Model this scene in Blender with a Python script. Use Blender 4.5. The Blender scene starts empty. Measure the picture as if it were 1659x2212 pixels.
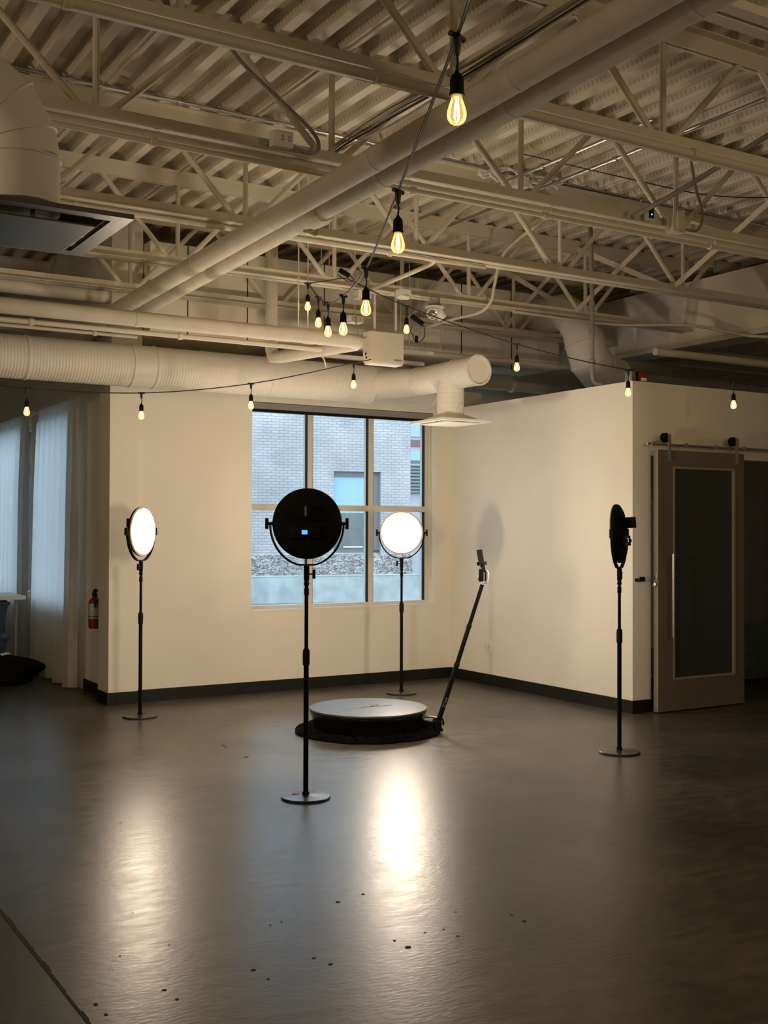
import bpy, bmesh, math, random
from mathutils import Vector, Matrix
random.seed(7)
S = bpy.context.scene
C = bpy.data.collections.new('studio'); S.collection.children.link(C)
V = Vector
PI = math.pi

# ------------------------------------------------------------------ camera model (image 1659x2212)
YAW = math.radians(31.3); HC = 1.5; FPX = 2440.0
FW = V((math.sin(YAW), math.cos(YAW), 0)); RT = V((math.cos(YAW), -math.sin(YAW), 0))
def at(px, py, t):
    """world point seen at a pixel at real depth t (metres along the view axis)"""
    p = FW*t + RT*((px-829.5)/FPX*t); p.z = HC + (1142-py)/FPX*t
    return p
cd = bpy.data.cameras.new('camera'); cam = bpy.data.objects.new('camera', cd); C.objects.link(cam)
cd.sensor_fit = 'VERTICAL'; cd.sensor_height = 36; cd.lens = FPX/2212*36
cam.matrix_world = (Matrix.Translation((0,0,HC)) @ Matrix.Rotation(-YAW,4,'Z')
    @ Matrix.Rotation(math.radians(90.845),4,'X') @ Matrix.Rotation(math.radians(.17),4,'Z'))
S.camera = cam
cd.clip_end = 300

# ------------------------------------------------------------------ materials
def mat(name, col, rough=.6, metal=0, spec=.5, noise=0, nscale=6, bump=0, bscale=60, emit=None, estr=0, col2=None):
    m = bpy.data.materials.new(name); m.use_nodes = True
    nt = m.node_tree; b = nt.nodes['Principled BSDF']
    b.inputs['Base Color'].default_value = (*col,1); b.inputs['Roughness'].default_value = rough
    b.inputs['Metallic'].default_value = metal; b.inputs['Specular IOR Level'].default_value = spec
    tc = None
    if noise or bump or col2:
        tc = nt.nodes.new('ShaderNodeTexCoord')
    if noise or col2:
        n = nt.nodes.new('ShaderNodeTexNoise'); n.inputs['Scale'].default_value = nscale; n.inputs['Detail'].default_value = 6
        nt.links.new(tc.outputs['Object'], n.inputs['Vector'])
        r = nt.nodes.new('ShaderNodeMixRGB')
        c2 = col2 or tuple(c*(1-noise) for c in col)
        r.inputs[1].default_value = (*col,1); r.inputs[2].default_value = (*c2,1)
        cr = nt.nodes.new('ShaderNodeMapRange'); cr.inputs[1].default_value=.35; cr.inputs[2].default_value=.65
        nt.links.new(n.outputs['Fac'], cr.inputs[0]); nt.links.new(cr.outputs[0], r.inputs[0])
        nt.links.new(r.outputs[0], b.inputs['Base Color'])
    if bump:
        n2 = nt.nodes.new('ShaderNodeTexNoise'); n2.inputs['Scale'].default_value = bscale; n2.inputs['Detail'].default_value = 4
        nt.links.new(tc.outputs['Object'], n2.inputs['Vector'])
        bp = nt.nodes.new('ShaderNodeBump'); bp.inputs['Strength'].default_value = bump; bp.inputs['Distance'].default_value=.01
        nt.links.new(n2.outputs['Fac'], bp.inputs['Height']); nt.links.new(bp.outputs[0], b.inputs['Normal'])
    if emit:
        b.inputs['Emission Color'].default_value = (*emit,1); b.inputs['Emission Strength'].default_value = estr
    return m
M = {}
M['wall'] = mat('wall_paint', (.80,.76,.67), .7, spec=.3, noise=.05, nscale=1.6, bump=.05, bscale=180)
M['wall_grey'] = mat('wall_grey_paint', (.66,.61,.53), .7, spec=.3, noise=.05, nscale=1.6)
M['paint'] = mat('cream_steel_paint', (.68,.62,.50), .5, spec=.4, noise=.06, nscale=5)
M['duct'] = mat('white_duct_paint', (.76,.72,.65), .5, spec=.4, noise=.05, nscale=4)
M['insul'] = mat('pipe_insulation', (.66,.60,.50), .65, spec=.3, noise=.08, nscale=8, bump=.25, bscale=120)
M['base'] = mat('black_rubber_base', (.008,.008,.007), .5, spec=.3)
M['black'] = mat('black_metal', (.003,.003,.003), .55, spec=.10)
M['blackm'] = mat('black_matte_plastic', (.004,.004,.004), .7, spec=.2)
M['platetop'] = mat('black_powder_coat', (.03,.03,.033), .33, spec=.7, noise=.3, nscale=3)
M['dplate'] = mat('dull_grey_metal', (.10,.10,.10), .4, metal=.8)
M['rim'] = mat('tan_lamp_rim', (.60,.50,.38), .5)
M['silver'] = mat('galvanised_steel', (.45,.45,.44), .30, metal=1)
M['brushed'] = mat('brushed_steel', (.55,.53,.50), .3, metal=1)
M['red'] = mat('red_enamel', (.22,.012,.012), .35)
M['white'] = mat('white_plastic', (.78,.76,.70), .45)
M['label'] = mat('paper_label', (.45,.42,.36), .6, noise=.35, nscale=45)
M['frame'] = mat('window_frame_vinyl', (.66,.63,.57), .4)
M['bin'] = mat('navy_plastic_bin', (.03,.06,.14), .45)
M['bag'] = mat('black_bag_fabric', (.006,.006,.007), .95, spec=.1, bump=.5, bscale=30)
M['door'] = mat('taupe_door_paint', (.16,.13,.10), .5, noise=.06, nscale=3)
M['dooredge'] = mat('door_edge_paint', (.30,.26,.20), .5)
M['hole'] = mat('bare_dark_concrete', (.02,.017,.013), .9)
M['rubber'] = mat('black_cable_rubber', (.01,.01,.01), .5)
M['grey'] = mat('grey_conduit', (.30,.28,.25), .5, noise=.2, nscale=10)
M['torn'] = mat('torn_yellow_glass_wool', (.30,.22,.09), .9, noise=.4, nscale=40)
M['led'] = mat('blue_led', (.0,.0,.1), .4, emit=(.12,.25,1.0), estr=6)
M['lcd'] = mat('blue_lcd_screen', (0,0,.05), .3, emit=(.12,.35,1.0), estr=1.6)
M['glossblack'] = mat('gloss_black_panel', (.003,.003,.003), .15, spec=.35)
M['rug'] = mat('black_faux_fur', (.003,.003,.003), .9, spec=.05, bump=1, bscale=120)
M['cassette'] = mat('grey_blind_cassette', (.24,.23,.22), .5)
M['bulkhead'] = mat('beam_cladding_paint', (.86,.79,.66), .6, noise=.1, nscale=2)
M['dim'] = mat('dim_blue_grey_fabric', (.05,.07,.07), .8, noise=.4, nscale=30, bump=.6, bscale=25)
M['reflector'] = mat('lamp_reflector_chrome', (.8,.8,.78), .15, metal=1)

def emission(name, col, st):
    m = bpy.data.materials.new(name); m.use_nodes = True; nt = m.node_tree; nt.nodes.clear()
    e = nt.nodes.new('ShaderNodeEmission'); e.inputs[0].default_value=(*col,1); e.inputs[1].default_value=st
    o = nt.nodes.new('ShaderNodeOutputMaterial'); nt.links.new(e.outputs[0], o.inputs[0]); return m
M['lamp'] = emission('lit_led_diffuser', (1.0,.815,.61), 102)
M['filament'] = emission('glowing_filament', (1.0,.74,.38), 120)
def glass(name, tint, fres=1.45, rough=0.0, glossf=1.0):
    m = bpy.data.materials.new(name); m.use_nodes = True; nt = m.node_tree; nt.nodes.clear()
    t = nt.nodes.new('ShaderNodeBsdfTransparent'); t.inputs[0].default_value=(*tint,1)
    g = nt.nodes.new('ShaderNodeBsdfGlossy'); g.inputs['Roughness'].default_value=rough; g.inputs[0].default_value=(glossf,)*3+(1,)
    f = nt.nodes.new('ShaderNodeFresnel'); f.inputs[0].default_value=fres
    mx = nt.nodes.new('ShaderNodeMixShader'); o = nt.nodes.new('ShaderNodeOutputMaterial')
    nt.links.new(f.outputs[0], mx.inputs[0]); nt.links.new(t.outputs[0], mx.inputs[1]); nt.links.new(g.outputs[0], mx.inputs[2])
    nt.links.new(mx.outputs[0], o.inputs[0]); return m
M['glass'] = glass('window_glass', (.93,.97,.98))
def bulbglass():
    m = glass('amber_bulb_glass', (1.0,.90,.66)); nt = m.node_tree
    o = [n for n in nt.nodes if n.type=='OUTPUT_MATERIAL'][0]; mx = o.inputs[0].links[0].from_node
    e = nt.nodes.new('ShaderNodeEmission'); e.inputs[0].default_value=(1,.66,.22,1); e.inputs[1].default_value=.35
    ad = nt.nodes.new('ShaderNodeAddShader'); nt.links.new(mx.outputs[0], ad.inputs[0]); nt.links.new(e.outputs[0], ad.inputs[1])
    nt.links.new(ad.outputs[0], o.inputs[0]); return m
M['bulb'] = bulbglass()
M['doorglass'] = mat('frosted_dark_glass', (.035,.042,.04), .28, spec=.6)
def curtain_mat():
    m = bpy.data.materials.new('sheer_white_curtain'); m.use_nodes=True; nt=m.node_tree; nt.nodes.clear()
    d = nt.nodes.new('ShaderNodeBsdfDiffuse'); d.inputs[0].default_value=(.72,.67,.58,1)
    t = nt.nodes.new('ShaderNodeBsdfTranslucent'); t.inputs[0].default_value=(.93,.96,.98,1)
    mx = nt.nodes.new('ShaderNodeMixShader'); mx.inputs[0].default_value=.62
    w = nt.nodes.new('ShaderNodeBsdfTransparent')
    m2 = nt.nodes.new('ShaderNodeMixShader'); m2.inputs[0].default_value=.13
    o = nt.nodes.new('ShaderNodeOutputMaterial')
    nt.links.new(d.outputs[0],mx.inputs[1]); nt.links.new(t.outputs[0],mx.inputs[2]); nt.links.new(mx.outputs[0],m2.inputs[1])
    nt.links.new(w.outputs[0],m2.inputs[2]); nt.links.new(m2.outputs[0],o.inputs[0]); return m
M['curtain'] = curtain_mat()

def floor_mat():
    m = bpy.data.materials.new('polished_concrete'); m.use_nodes=True; nt=m.node_tree; b=nt.nodes['Principled BSDF']; L=nt.links.new
    tc = nt.nodes.new('ShaderNodeTexCoord')
    def noise(scale, det, st=None, dist=0):
        n = nt.nodes.new('ShaderNodeTexNoise'); n.inputs['Scale'].default_value=scale; n.inputs['Detail'].default_value=det
        n.inputs['Distortion'].default_value=dist
        if st:
            mp = nt.nodes.new('ShaderNodeMapping'); mp.inputs['Scale'].default_value=st
            mp.inputs['Rotation'].default_value=(0,0,math.radians(31)); L(tc.outputs['Object'],mp.inputs[0]); L(mp.outputs[0],n.inputs['Vector'])
        else: L(tc.outputs['Object'],n.inputs['Vector'])
        return n
    def rng(src,a,b_,c,d):
        r=nt.nodes.new('ShaderNodeMapRange'); r.inputs[1].default_value=a; r.inputs[2].default_value=b_; r.inputs[3].default_value=c; r.inputs[4].default_value=d
        L(src,r.inputs[0]); return r.outputs[0]
    n1=noise(1.3,4,dist=.3); n2=noise(7,9,(1,2.6,1),.25); n3=noise(26,5,(1,2.2,1))
    mix=nt.nodes.new('ShaderNodeMixRGB'); mix.inputs[1].default_value=(.100,.087,.068,1); mix.inputs[2].default_value=(.058,.051,.041,1)
    L(rng(n1.outputs['Fac'],.35,.65,0,1),mix.inputs[0])
    mix2=nt.nodes.new('ShaderNodeMixRGB'); mix2.blend_type='MULTIPLY'; mix2.inputs[0].default_value=.6
    L(mix.outputs[0],mix2.inputs[1])
    cr=nt.nodes.new('ShaderNodeCombineColor'); v=rng(n2.outputs['Fac'],.32,.68,.5,1.35)
    for i in range(3): L(v,cr.inputs[i])
    L(cr.outputs[0],mix2.inputs[2])
    # the separately poured slab left of the joint is greener and duller
    sx=nt.nodes.new('ShaderNodeSeparateXYZ'); L(tc.outputs['Object'],sx.inputs[0])
    lt=nt.nodes.new('ShaderNodeMath'); lt.operation='LESS_THAN'; lt.inputs[1].default_value=1.03; L(sx.outputs[0],lt.inputs[0])
    mix3=nt.nodes.new('ShaderNodeMixRGB'); L(lt.outputs[0],mix3.inputs[0]); L(mix2.outputs[0],mix3.inputs[1])
    mg=nt.nodes.new('ShaderNodeMixRGB'); mg.blend_type='MULTIPLY'; mg.inputs[0].default_value=1; mg.inputs[2].default_value=(.45,.52,.42,1)
    L(mix2.outputs[0],mg.inputs[1]); L(mg.outputs[0],mix3.inputs[2])
    L(mix3.outputs[0],b.inputs['Base Color'])
    ra=nt.nodes.new('ShaderNodeMath'); ra.operation='ADD'; L(rng(n2.outputs['Fac'],.3,.7,.278,.345),ra.inputs[0])
    rb=nt.nodes.new('ShaderNodeMath'); rb.operation='MULTIPLY'; rb.inputs[1].default_value=.12; L(lt.outputs[0],rb.inputs[0]); L(rb.outputs[0],ra.inputs[1])
    L(ra.outputs[0],b.inputs['Roughness'])
    b.inputs['Specular IOR Level'].default_value=.33
    bp=nt.nodes.new('ShaderNodeBump'); bp.inputs['Strength'].default_value=.28; bp.inputs['Distance'].default_value=.003
    ad=nt.nodes.new('ShaderNodeMath'); ad.operation='ADD'; L(n3.outputs['Fac'],ad.inputs[0]); L(n2.outputs['Fac'],ad.inputs[1])
    L(n3.outputs['Fac'],bp.inputs['Height']); L(bp.outputs[0],b.inputs['Normal'])
    return m
M['floor'] = floor_mat()

def deck_perf():
    m = mat('perforated_deck_paint', (.66,.60,.49), .55, spec=.3)
    nt=m.node_tree; L=nt.links.new; b=nt.nodes['Principled BSDF']
    tc=nt.nodes.new('ShaderNodeTexCoord'); sx=nt.nodes.new('ShaderNodeSeparateXYZ'); L(tc.outputs['Object'],sx.inputs[0])
    def frac(src,k):
        a=nt.nodes.new('ShaderNodeMath'); a.operation='MULTIPLY'; a.inputs[1].default_value=k; L(src,a.inputs[0])
        f=nt.nodes.new('ShaderNodeMath'); f.operation='FRACT'; L(a.outputs[0],f.inputs[0])
        g=nt.nodes.new('ShaderNodeMath'); g.operation='GREATER_THAN'; g.inputs[1].default_value=.55; L(f.outputs[0],g.inputs[0]); return g.outputs[0]
    a=frac(sx.outputs[1],26); z=nt.nodes.new('ShaderNodeMath'); z.operation='COMPARE'; z.inputs[1].default_value=4.275; z.inputs[2].default_value=.016; L(sx.outputs[2],z.inputs[0])
    mu=nt.nodes.new('ShaderNodeMath'); mu.operation='MULTIPLY'; L(a,mu.inputs[0]); L(z.outputs[0],mu.inputs[1])
    mx=nt.nodes.new('ShaderNodeMixRGB'); mx.inputs[1].default_value=(.66,.60,.49,1); mx.inputs[2].default_value=(.50,.45,.36,1); L(mu.outputs[0],mx.inputs[0])
    L(mx.outputs[0],b.inputs['Base Color']); return m
M['perf'] = deck_perf()

def brick_mat(name, c1, c2, mortar, bw, bh, sc=1, rot=(PI/2,0,0), bump=.6, ms=.008, grime=.2):
    m = bpy.data.materials.new(name); m.use_nodes=True; nt=m.node_tree; L=nt.links.new; b=nt.nodes['Principled BSDF']
    tc=nt.nodes.new('ShaderNodeTexCoord'); mp=nt.nodes.new('ShaderNodeMapping'); L(tc.outputs['Object'],mp.inputs[0])
    mp.vector_type='POINT'; mp.inputs['Rotation'].default_value=rot
    nz=nt.nodes.new('ShaderNodeTexNoise'); nz.inputs['Scale'].default_value=3; L(tc.outputs['Object'],nz.inputs['Vector'])
    vm=nt.nodes.new('ShaderNodeVectorMath'); vm.operation='MULTIPLY_ADD'; L(nz.outputs['Color'],vm.inputs[0]); vm.inputs[1].default_value=(.03,.03,.03); L(mp.outputs[0],vm.inputs[2])
    br=nt.nodes.new('ShaderNodeTexBrick'); L(vm.outputs[0],br.inputs['Vector'])
    br.inputs['Color1'].default_value=(*c1,1); br.inputs['Color2'].default_value=(*c2,1); br.inputs['Mortar'].default_value=(*mortar,1)
    br.inputs['Scale'].default_value=sc; br.inputs['Mortar Size'].default_value=ms; br.inputs['Brick Width'].default_value=bw; br.inputs['Row Height'].default_value=bh
    n=nt.nodes.new('ShaderNodeTexNoise'); n.inputs['Scale'].default_value=.8; n.inputs['Detail'].default_value=8; L(tc.outputs['Object'],n.inputs['Vector'])
    mr=nt.nodes.new('ShaderNodeMapRange'); mr.inputs[1].default_value=.3; mr.inputs[2].default_value=.7; mr.inputs[3].default_value=1-grime; mr.inputs[4].default_value=1.05; L(n.outputs['Fac'],mr.inputs[0])
    mx=nt.nodes.new('ShaderNodeMixRGB'); mx.blend_type='MULTIPLY'; mx.inputs[0].default_value=1; L(br.outputs['Color'],mx.inputs[1]); L(mr.outputs[0],mx.inputs[2])
    L(mx.outputs[0],b.inputs['Base Color']); b.inputs['Roughness'].default_value=.85
    bp=nt.nodes.new('ShaderNodeBump'); bp.inputs['Strength'].default_value=bump; bp.inputs['Distance'].default_value=.02; bp.invert=True
    L(br.outputs['Fac'],bp.inputs['Height']); L(bp.outputs[0],b.inputs['Normal']); return m
M['brick'] = brick_mat('painted_grey_brick', (.42,.375,.36),(.37,.33,.32),(.27,.25,.24),.24,.080,ms=.012,grime=.3)
M['concrete'] = mat('weathered_concrete', (.35,.36,.34), .85, noise=.25, nscale=3, bump=.3, bscale=8)
M['asphalt'] = mat('asphalt', (.12,.125,.13), .8, noise=.2, nscale=3)
M['yellow'] = mat('yellow_road_paint', (.42,.33,.12), .7)
M['blind'] = mat('pale_blue_blind', (.24,.36,.43), .7)
M['paledark'] = mat('dark_window_pane', (.08,.085,.08), .2, noise=.3, nscale=4)
M['extframe'] = mat('grey_weathered_wood', (.11,.105,.11), .7)
M['plaster'] = mat('pale_grey_plaster', (.34,.33,.33), .8)
M['maroon'] = mat('maroon_band', (.19,.075,.075), .8)
M['louver'] = mat('grey_metal_louver', (.25,.26,.27), .5)
M['paleglass'] = mat('pale_blue_window', (.26,.33,.40), .3)
def stone():
    m = mat('rubble_stone', (.5,.46,.45), .9); nt=m.node_tree; L=nt.links.new; b=nt.nodes['Principled BSDF']
    tc=nt.nodes.new('ShaderNodeTexCoord'); mp=nt.nodes.new('ShaderNodeMapping'); mp.inputs['Scale'].default_value=(4.2,4.2,8.5); L(tc.outputs['Object'],mp.inputs[0])
    nz=nt.nodes.new('ShaderNodeTexNoise'); nz.inputs['Scale'].default_value=2; L(mp.outputs[0],nz.inputs['Vector'])
    vm=nt.nodes.new('ShaderNodeVectorMath'); vm.operation='MULTIPLY_ADD'; vm.inputs[1].default_value=(2.2,2.2,2.2); L(nz.outputs['Color'],vm.inputs[0]); L(mp.outputs[0],vm.inputs[2])
    vo=nt.nodes.new('ShaderNodeTexVoronoi'); vo.feature='DISTANCE_TO_EDGE'; vo.inputs['Scale'].default_value=1; L(vm.outputs[0],vo.inputs['Vector'])
    vc=nt.nodes.new('ShaderNodeTexVoronoi'); vc.inputs['Scale'].default_value=1; L(vm.outputs[0],vc.inputs['Vector'])
    mr=nt.nodes.new('ShaderNodeMapRange'); mr.inputs[2].default_value=.08; L(vo.outputs[0],mr.inputs[0])
    m1=nt.nodes.new('ShaderNodeMixRGB'); m1.inputs[1].default_value=(.27,.24,.22,1); m1.inputs[2].default_value=(.40,.36,.33,1)
    sp=nt.nodes.new('ShaderNodeSeparateColor'); L(vc.outputs['Color'],sp.inputs[0]); L(sp.outputs[0],m1.inputs[0])
    m2=nt.nodes.new('ShaderNodeMixRGB'); m2.inputs[1].default_value=(.17,.15,.14,1); L(mr.outputs[0],m2.inputs[0]); L(m1.outputs[0],m2.inputs[2]); L(m2.outputs[0],b.inputs['Base Color'])
    bp=nt.nodes.new('ShaderNodeBump'); bp.inputs['Distance'].default_value=.06; L(mr.outputs[0],bp.inputs['Height']); L(bp.outputs[0],b.inputs['Normal']); return m
M['stone'] = stone()

# ------------------------------------------------------------------ mesh helpers
def nb(): return bmesh.new()
def box(bm, x0,x1,y0,y1,z0,z1, bev=0):
    r = bmesh.ops.create_cube(bm, size=1, matrix=Matrix.Translation(((x0+x1)/2,(y0+y1)/2,(z0+z1)/2)) @ Matrix.Diagonal((abs(x1-x0),abs(y1-y0),abs(z1-z0),1)))
    if bev:
        es = list({e for v in r['verts'] for e in v.link_edges})
        bmesh.ops.bevel(bm, geom=es, offset=bev, segments=2, affect='EDGES', profile=.7)
    return bm
def obox(bm, c, ax, h, bev=0):
    """oriented box: centre, three unit axes, half sizes"""
    m = Matrix((ax[0],ax[1],ax[2])).transposed().to_4x4(); m.translation = c
    r = bmesh.ops.create_cube(bm, size=2, matrix=m @ Matrix.Diagonal((h[0],h[1],h[2],1)))
    if bev:
        es = list({e for v in r['verts'] for e in v.link_edges})
        bmesh.ops.bevel(bm, geom=es, offset=bev, segments=2, affect='EDGES', profile=.7)
    return bm
def frame_of(d):
    d = d.normalized(); a = V((0,0,1)) if abs(d.z)<.95 else V((1,0,0))
    u = d.cross(a).normalized(); return u, d.cross(u).normalized(), d
def path(bm, pts, r, seg=12, caps=True):
    """round tube along a polyline; r may be one radius or one per point"""
    pts=[V(p) for p in pts]; n=len(pts); rs = r if isinstance(r,(list,tuple)) else [r]*n
    u,w,_ = frame_of(pts[1]-pts[0]); rings=[]
    for i,p in enumerate(pts):
        if i==0: d=(pts[1]-p)
        elif i==n-1: d=(p-pts[i-1])
        else: d=(pts[i+1]-p).normalized()+(p-pts[i-1]).normalized()
        d.normalize(); u=(u-d*u.dot(d)).normalized(); w=d.cross(u)
        k=1.0
        if 0<i<n-1:
            c=max(.5,(pts[i+1]-p).normalized().dot(d)); k=1/c
        rings.append([bm.verts.new(p+(u*math.cos(2*PI*j/seg)+w*math.sin(2*PI*j/seg))*rs[i]) for j in range(seg)])
    for i in range(n-1):
        for j in range(seg):
            k2=(j+1)%seg; bm.faces.new((rings[i][j],rings[i][k2],rings[i+1][k2],rings[i+1][j]))
    if caps:
        try: bm.faces.new(rings[0][::-1]); bm.faces.new(rings[-1])
        except ValueError: pass
    return bm
def tube(bm,a,b,r,seg=12,r2=None): return path(bm,[a,b],[r,r if r2 is None else r2],seg)
def lathe(bm, prof, c=(0,0,0), d=(0,0,1), seg=32, caps=True):
    c=V(c); u,w,d=frame_of(V(d)); rings=[]
    for (r,z) in prof:
        rings.append([bm.verts.new(c+d*z+(u*math.cos(2*PI*j/seg)+w*math.sin(2*PI*j/seg))*max(r,1e-5)) for j in range(seg)])
    for i in range(len(prof)-1):
        for j in range(seg):
            k=(j+1)%seg; bm.faces.new((rings[i][j],rings[i][k],rings[i+1][k],rings[i+1][j]))
    if caps: bm.faces.new(rings[0][::-1]); bm.faces.new(rings[-1])
    return bm
def curve(pts, n=8):
    """Catmull-Rom through the points"""
    pts=[V(p) for p in pts]; P=[pts[0]*2-pts[1]]+pts+[pts[-1]*2-pts[-2]]; out=[]
    for i in range(1,len(P)-2):
        for k in range(n):
            t=k/n; a,b,c,d=P[i-1],P[i],P[i+1],P[i+2]
            out.append(.5*((2*b)+(c-a)*t+(2*a-5*b+4*c-d)*t*t+(3*b-a-3*c+d)*t**3))
    out.append(pts[-1]); return out
def smoothflag(me, ang=40):
    for p in me.polygons: p.use_smooth=True
    bm=bmesh.new(); bm.from_mesh(me)
    for e in bm.edges:
        if len(e.link_faces)==2 and e.calc_face_angle(0)>math.radians(ang): e.smooth=False
    bm.to_mesh(me); bm.free()
ORG={}
def mk(name, bm, m, parent=None, sm=True, local=False):
    me=bpy.data.meshes.new(name); bmesh.ops.recalc_face_normals(bm,faces=bm.faces); 
    o=bpy.data.objects.new(name,me)
    org = V((0,0,0))
    if parent is not None and not local: org = ORG.get(parent.name, V((0,0,0)))
    if org.length: bmesh.ops.translate(bm, verts=bm.verts, vec=-org)
    bm.to_mesh(me); bm.free(); me.materials.append(M[m] if isinstance(m,str) else m)
    if sm: smoothflag(me)
    C.objects.link(o)
    if parent is not None: o.parent=parent
    ORG[o.name]=org
    return o
def thing(name,label,cat,loc=(0,0,0),group=None,rotz=0):
    o=bpy.data.objects.new(name,None); C.objects.link(o); o.location=loc; o.rotation_euler=(0,0,rotz); o.empty_display_size=.1
    o['label']=label; o['category']=cat
    if group: o['group']=group
    ORG[o.name]=V(loc); return o
def tag(o,label,cat,group=None,kind=None):
    o['label']=label; o['category']=cat
    if group: o['group']=group
    if kind: o['kind']=kind
    return o
def struct(name,bm,m,parent=None,label=None,cat=None,sm=False):
    o=mk(name,bm,m,parent,sm)
    if parent is None: o['kind']='structure'
    if label: o['label']=label
    if cat: o['category']=cat
    return o
def copytree(o,parent=None):
    c=o.copy(); C.objects.link(c)
    if parent is not None: c.parent=parent
    ORG[c.name]=ORG.get(o.name,V((0,0,0)))
    for ch in list(o.children): copytree(ch,c)
    return c

# ================================================================== THE ROOM
struct('floor', box(box(nb(),-5,13,-4,10.4,-.12,0),-5,3.36,10.4,16,-.12,0),'floor')
fl = bpy.data.objects['floor']
# slab joint and chips
b=nb(); y=-2.0
xs=1.026
pts=[]
rnd=random.Random(3)
while y<9:
    pts.append((y,.006+rnd.random()*.010)); y+=.04+rnd.random()*.16
for i in range(len(pts)-1):
    y0,w=pts[i]; y1=pts[i+1][0]; box(b,xs-.003,xs+w,y0,y1,-.001,.0015)
struct('joint_line',b,'hole',fl)
b=nb()
for (px,py,rw) in [(733,1945,9),(787,1928,7),(717,2078,9),(682,2065,8),(552,2091,9),(584,2110,7),(362,2134,10),(388,2154,9),(214,2165,9),(236,2187,8),(884,2041,11),(855,2027,6),(920,2010,6),(960,2003,5),(990,2017,6),(986,1966,5),(1106,1972,7),(1134,1985,8),(1096,2000,3),(264,1777,4),(534,1635,10),(485,1610,8),(490,1614,7),(371,2038,4),(265,2062,5),(612,1988,5),(588,1995,5),(292,1970,4)]:
    t=HC*FPX/(py-1142); c=at(px,py,t); c.z=0; r=rw/2/FPX*t*1.15
    vs=[]
    n=9
    for k in range(n):
        a=2*PI*k/n; rr=r*(.65+.6*rnd.random()); vs.append(b.verts.new(c+RT*math.cos(a)*rr+FW*math.sin(a)*rr*1.1+V((0,0,.0012))))
    b.faces.new(vs)
struct('floor_chips',b,'hole',fl)

WL=9.42   # window wall plane
# wall with window opening X 4.317..6.32, Z .75..2.66 and a shallow corner pilaster
b=nb()
box(b,3.08,4.317,WL,9.63,0,2.90); box(b,6.32,6.9,WL,9.63,0,2.90)
box(b,4.317,6.32,WL,9.63,0,.75); box(b,4.317,6.32,WL,9.63,2.66,2.90)
struct('wall_back',b,'wall')
struct('wall_back_pilaster',box(nb(),2.98,3.235,9.375,9.66,0,2.90),'wall',bpy.data.objects['wall_back'])
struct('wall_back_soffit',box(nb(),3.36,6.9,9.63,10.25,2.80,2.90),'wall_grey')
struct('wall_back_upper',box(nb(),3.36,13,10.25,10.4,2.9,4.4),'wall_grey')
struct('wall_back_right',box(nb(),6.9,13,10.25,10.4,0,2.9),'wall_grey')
# partition on the right with the wall that carries the sliding door
struct('wall_right',box(nb(),6.52,6.64,6.82,9.63,0,2.715),'wall')
b=nb()
box(b,6.64,6.724,6.82,6.94,0,2.715); box(b,6.724,8.9,6.82,6.94,2.11,2.715); box(b,8.9,13,6.82,6.94,0,2.715)
struct('wall_right_door',b,'wall')
# alcove wall to the left of the pilaster, with two tall windows behind curtains
b=nb(); X0,X1=3.08,3.36
segs=[(10.62,11.98,.75,2.62),(12.42,13.75,.75,2.62)]
yy=9.66
for (a,c,z0,z1) in segs:
    box(b,X0,X1,yy,a,0,4.4); box(b,X0,X1,a,c,0,z0); box(b,X0,X1,a,c,z1,4.4); yy=c
box(b,X0,X1,yy,16,0,4.4)
struct('wall_alcove',b,'wall')
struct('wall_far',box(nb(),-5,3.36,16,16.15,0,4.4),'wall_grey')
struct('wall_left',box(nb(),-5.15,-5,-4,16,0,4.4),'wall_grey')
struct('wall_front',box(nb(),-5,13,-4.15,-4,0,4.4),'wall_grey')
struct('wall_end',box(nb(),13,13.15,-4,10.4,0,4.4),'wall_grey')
# black rubber baseboards
b=nb(); h=.105; d=.012
box(b,3.235,6.52,WL-d,WL,0,h); box(b,2.98,3.235,9.375-d,9.375,0,h)
struct('baseboard_back',b,'base')
struct('baseboard_right',box(nb(),6.52-d,6.52,6.82-d,WL-d,0,h),'base')
struct('baseboard_door_wall',box(nb(),6.52,6.724,6.82-d,6.82,0,h),'base')
b=nb(); box(b,2.98-d,2.98,9.375-d,9.66,0,h); box(b,3.08-d,3.08,9.66,10.4,0,h)
struct('baseboard_alcove',b,'base')

# ---- corrugated deck
P=.203; D=.076; zb=4.24
b=nb(); prof=[]
x=-5.0
while x<13:
    prof+= [(x,zb),(x+.066,zb),(x+.092,zb+D),(x+.177,zb+D)]; x+=P
rows=[]
for yv in (-4,10.4): rows.append([b.verts.new((px,yv,pz)) for px,pz in prof])
for i in range(len(prof)-1): b.faces.new((rows[0][i],rows[0][i+1],rows[1][i+1],rows[1][i]))
rows=[]; pr2=[q for q in prof if q[0]<3.36]
for yv in (10.4,16): rows.append([b.verts.new((px,yv,pz)) for px,pz in pr2])
for i in range(len(pr2)-1): b.faces.new((rows[0][i],rows[0][i+1],rows[1][i+1],rows[1][i]))
ce=mk('ceiling',b,'perf',sm=False); ce['kind']='structure'
struct('ceiling_roof_slab',box(box(nb(),-5.15,13.15,-4.15,10.4,zb+D+.005,zb+D+.1),-5.15,3.36,10.4,16.15,zb+D+.005,zb+D+.1),'hole',ce)
b=nb()
for k in range(-3,16):
    xx=-5+P*(k*5)+.033
    if -5<xx<12.9: box(b,xx-.006,xx+.006,-4,(16 if xx<3.3 else 10.3),zb-.012,zb)
struct('ceiling_side_laps',b,'paint',ce)

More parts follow.
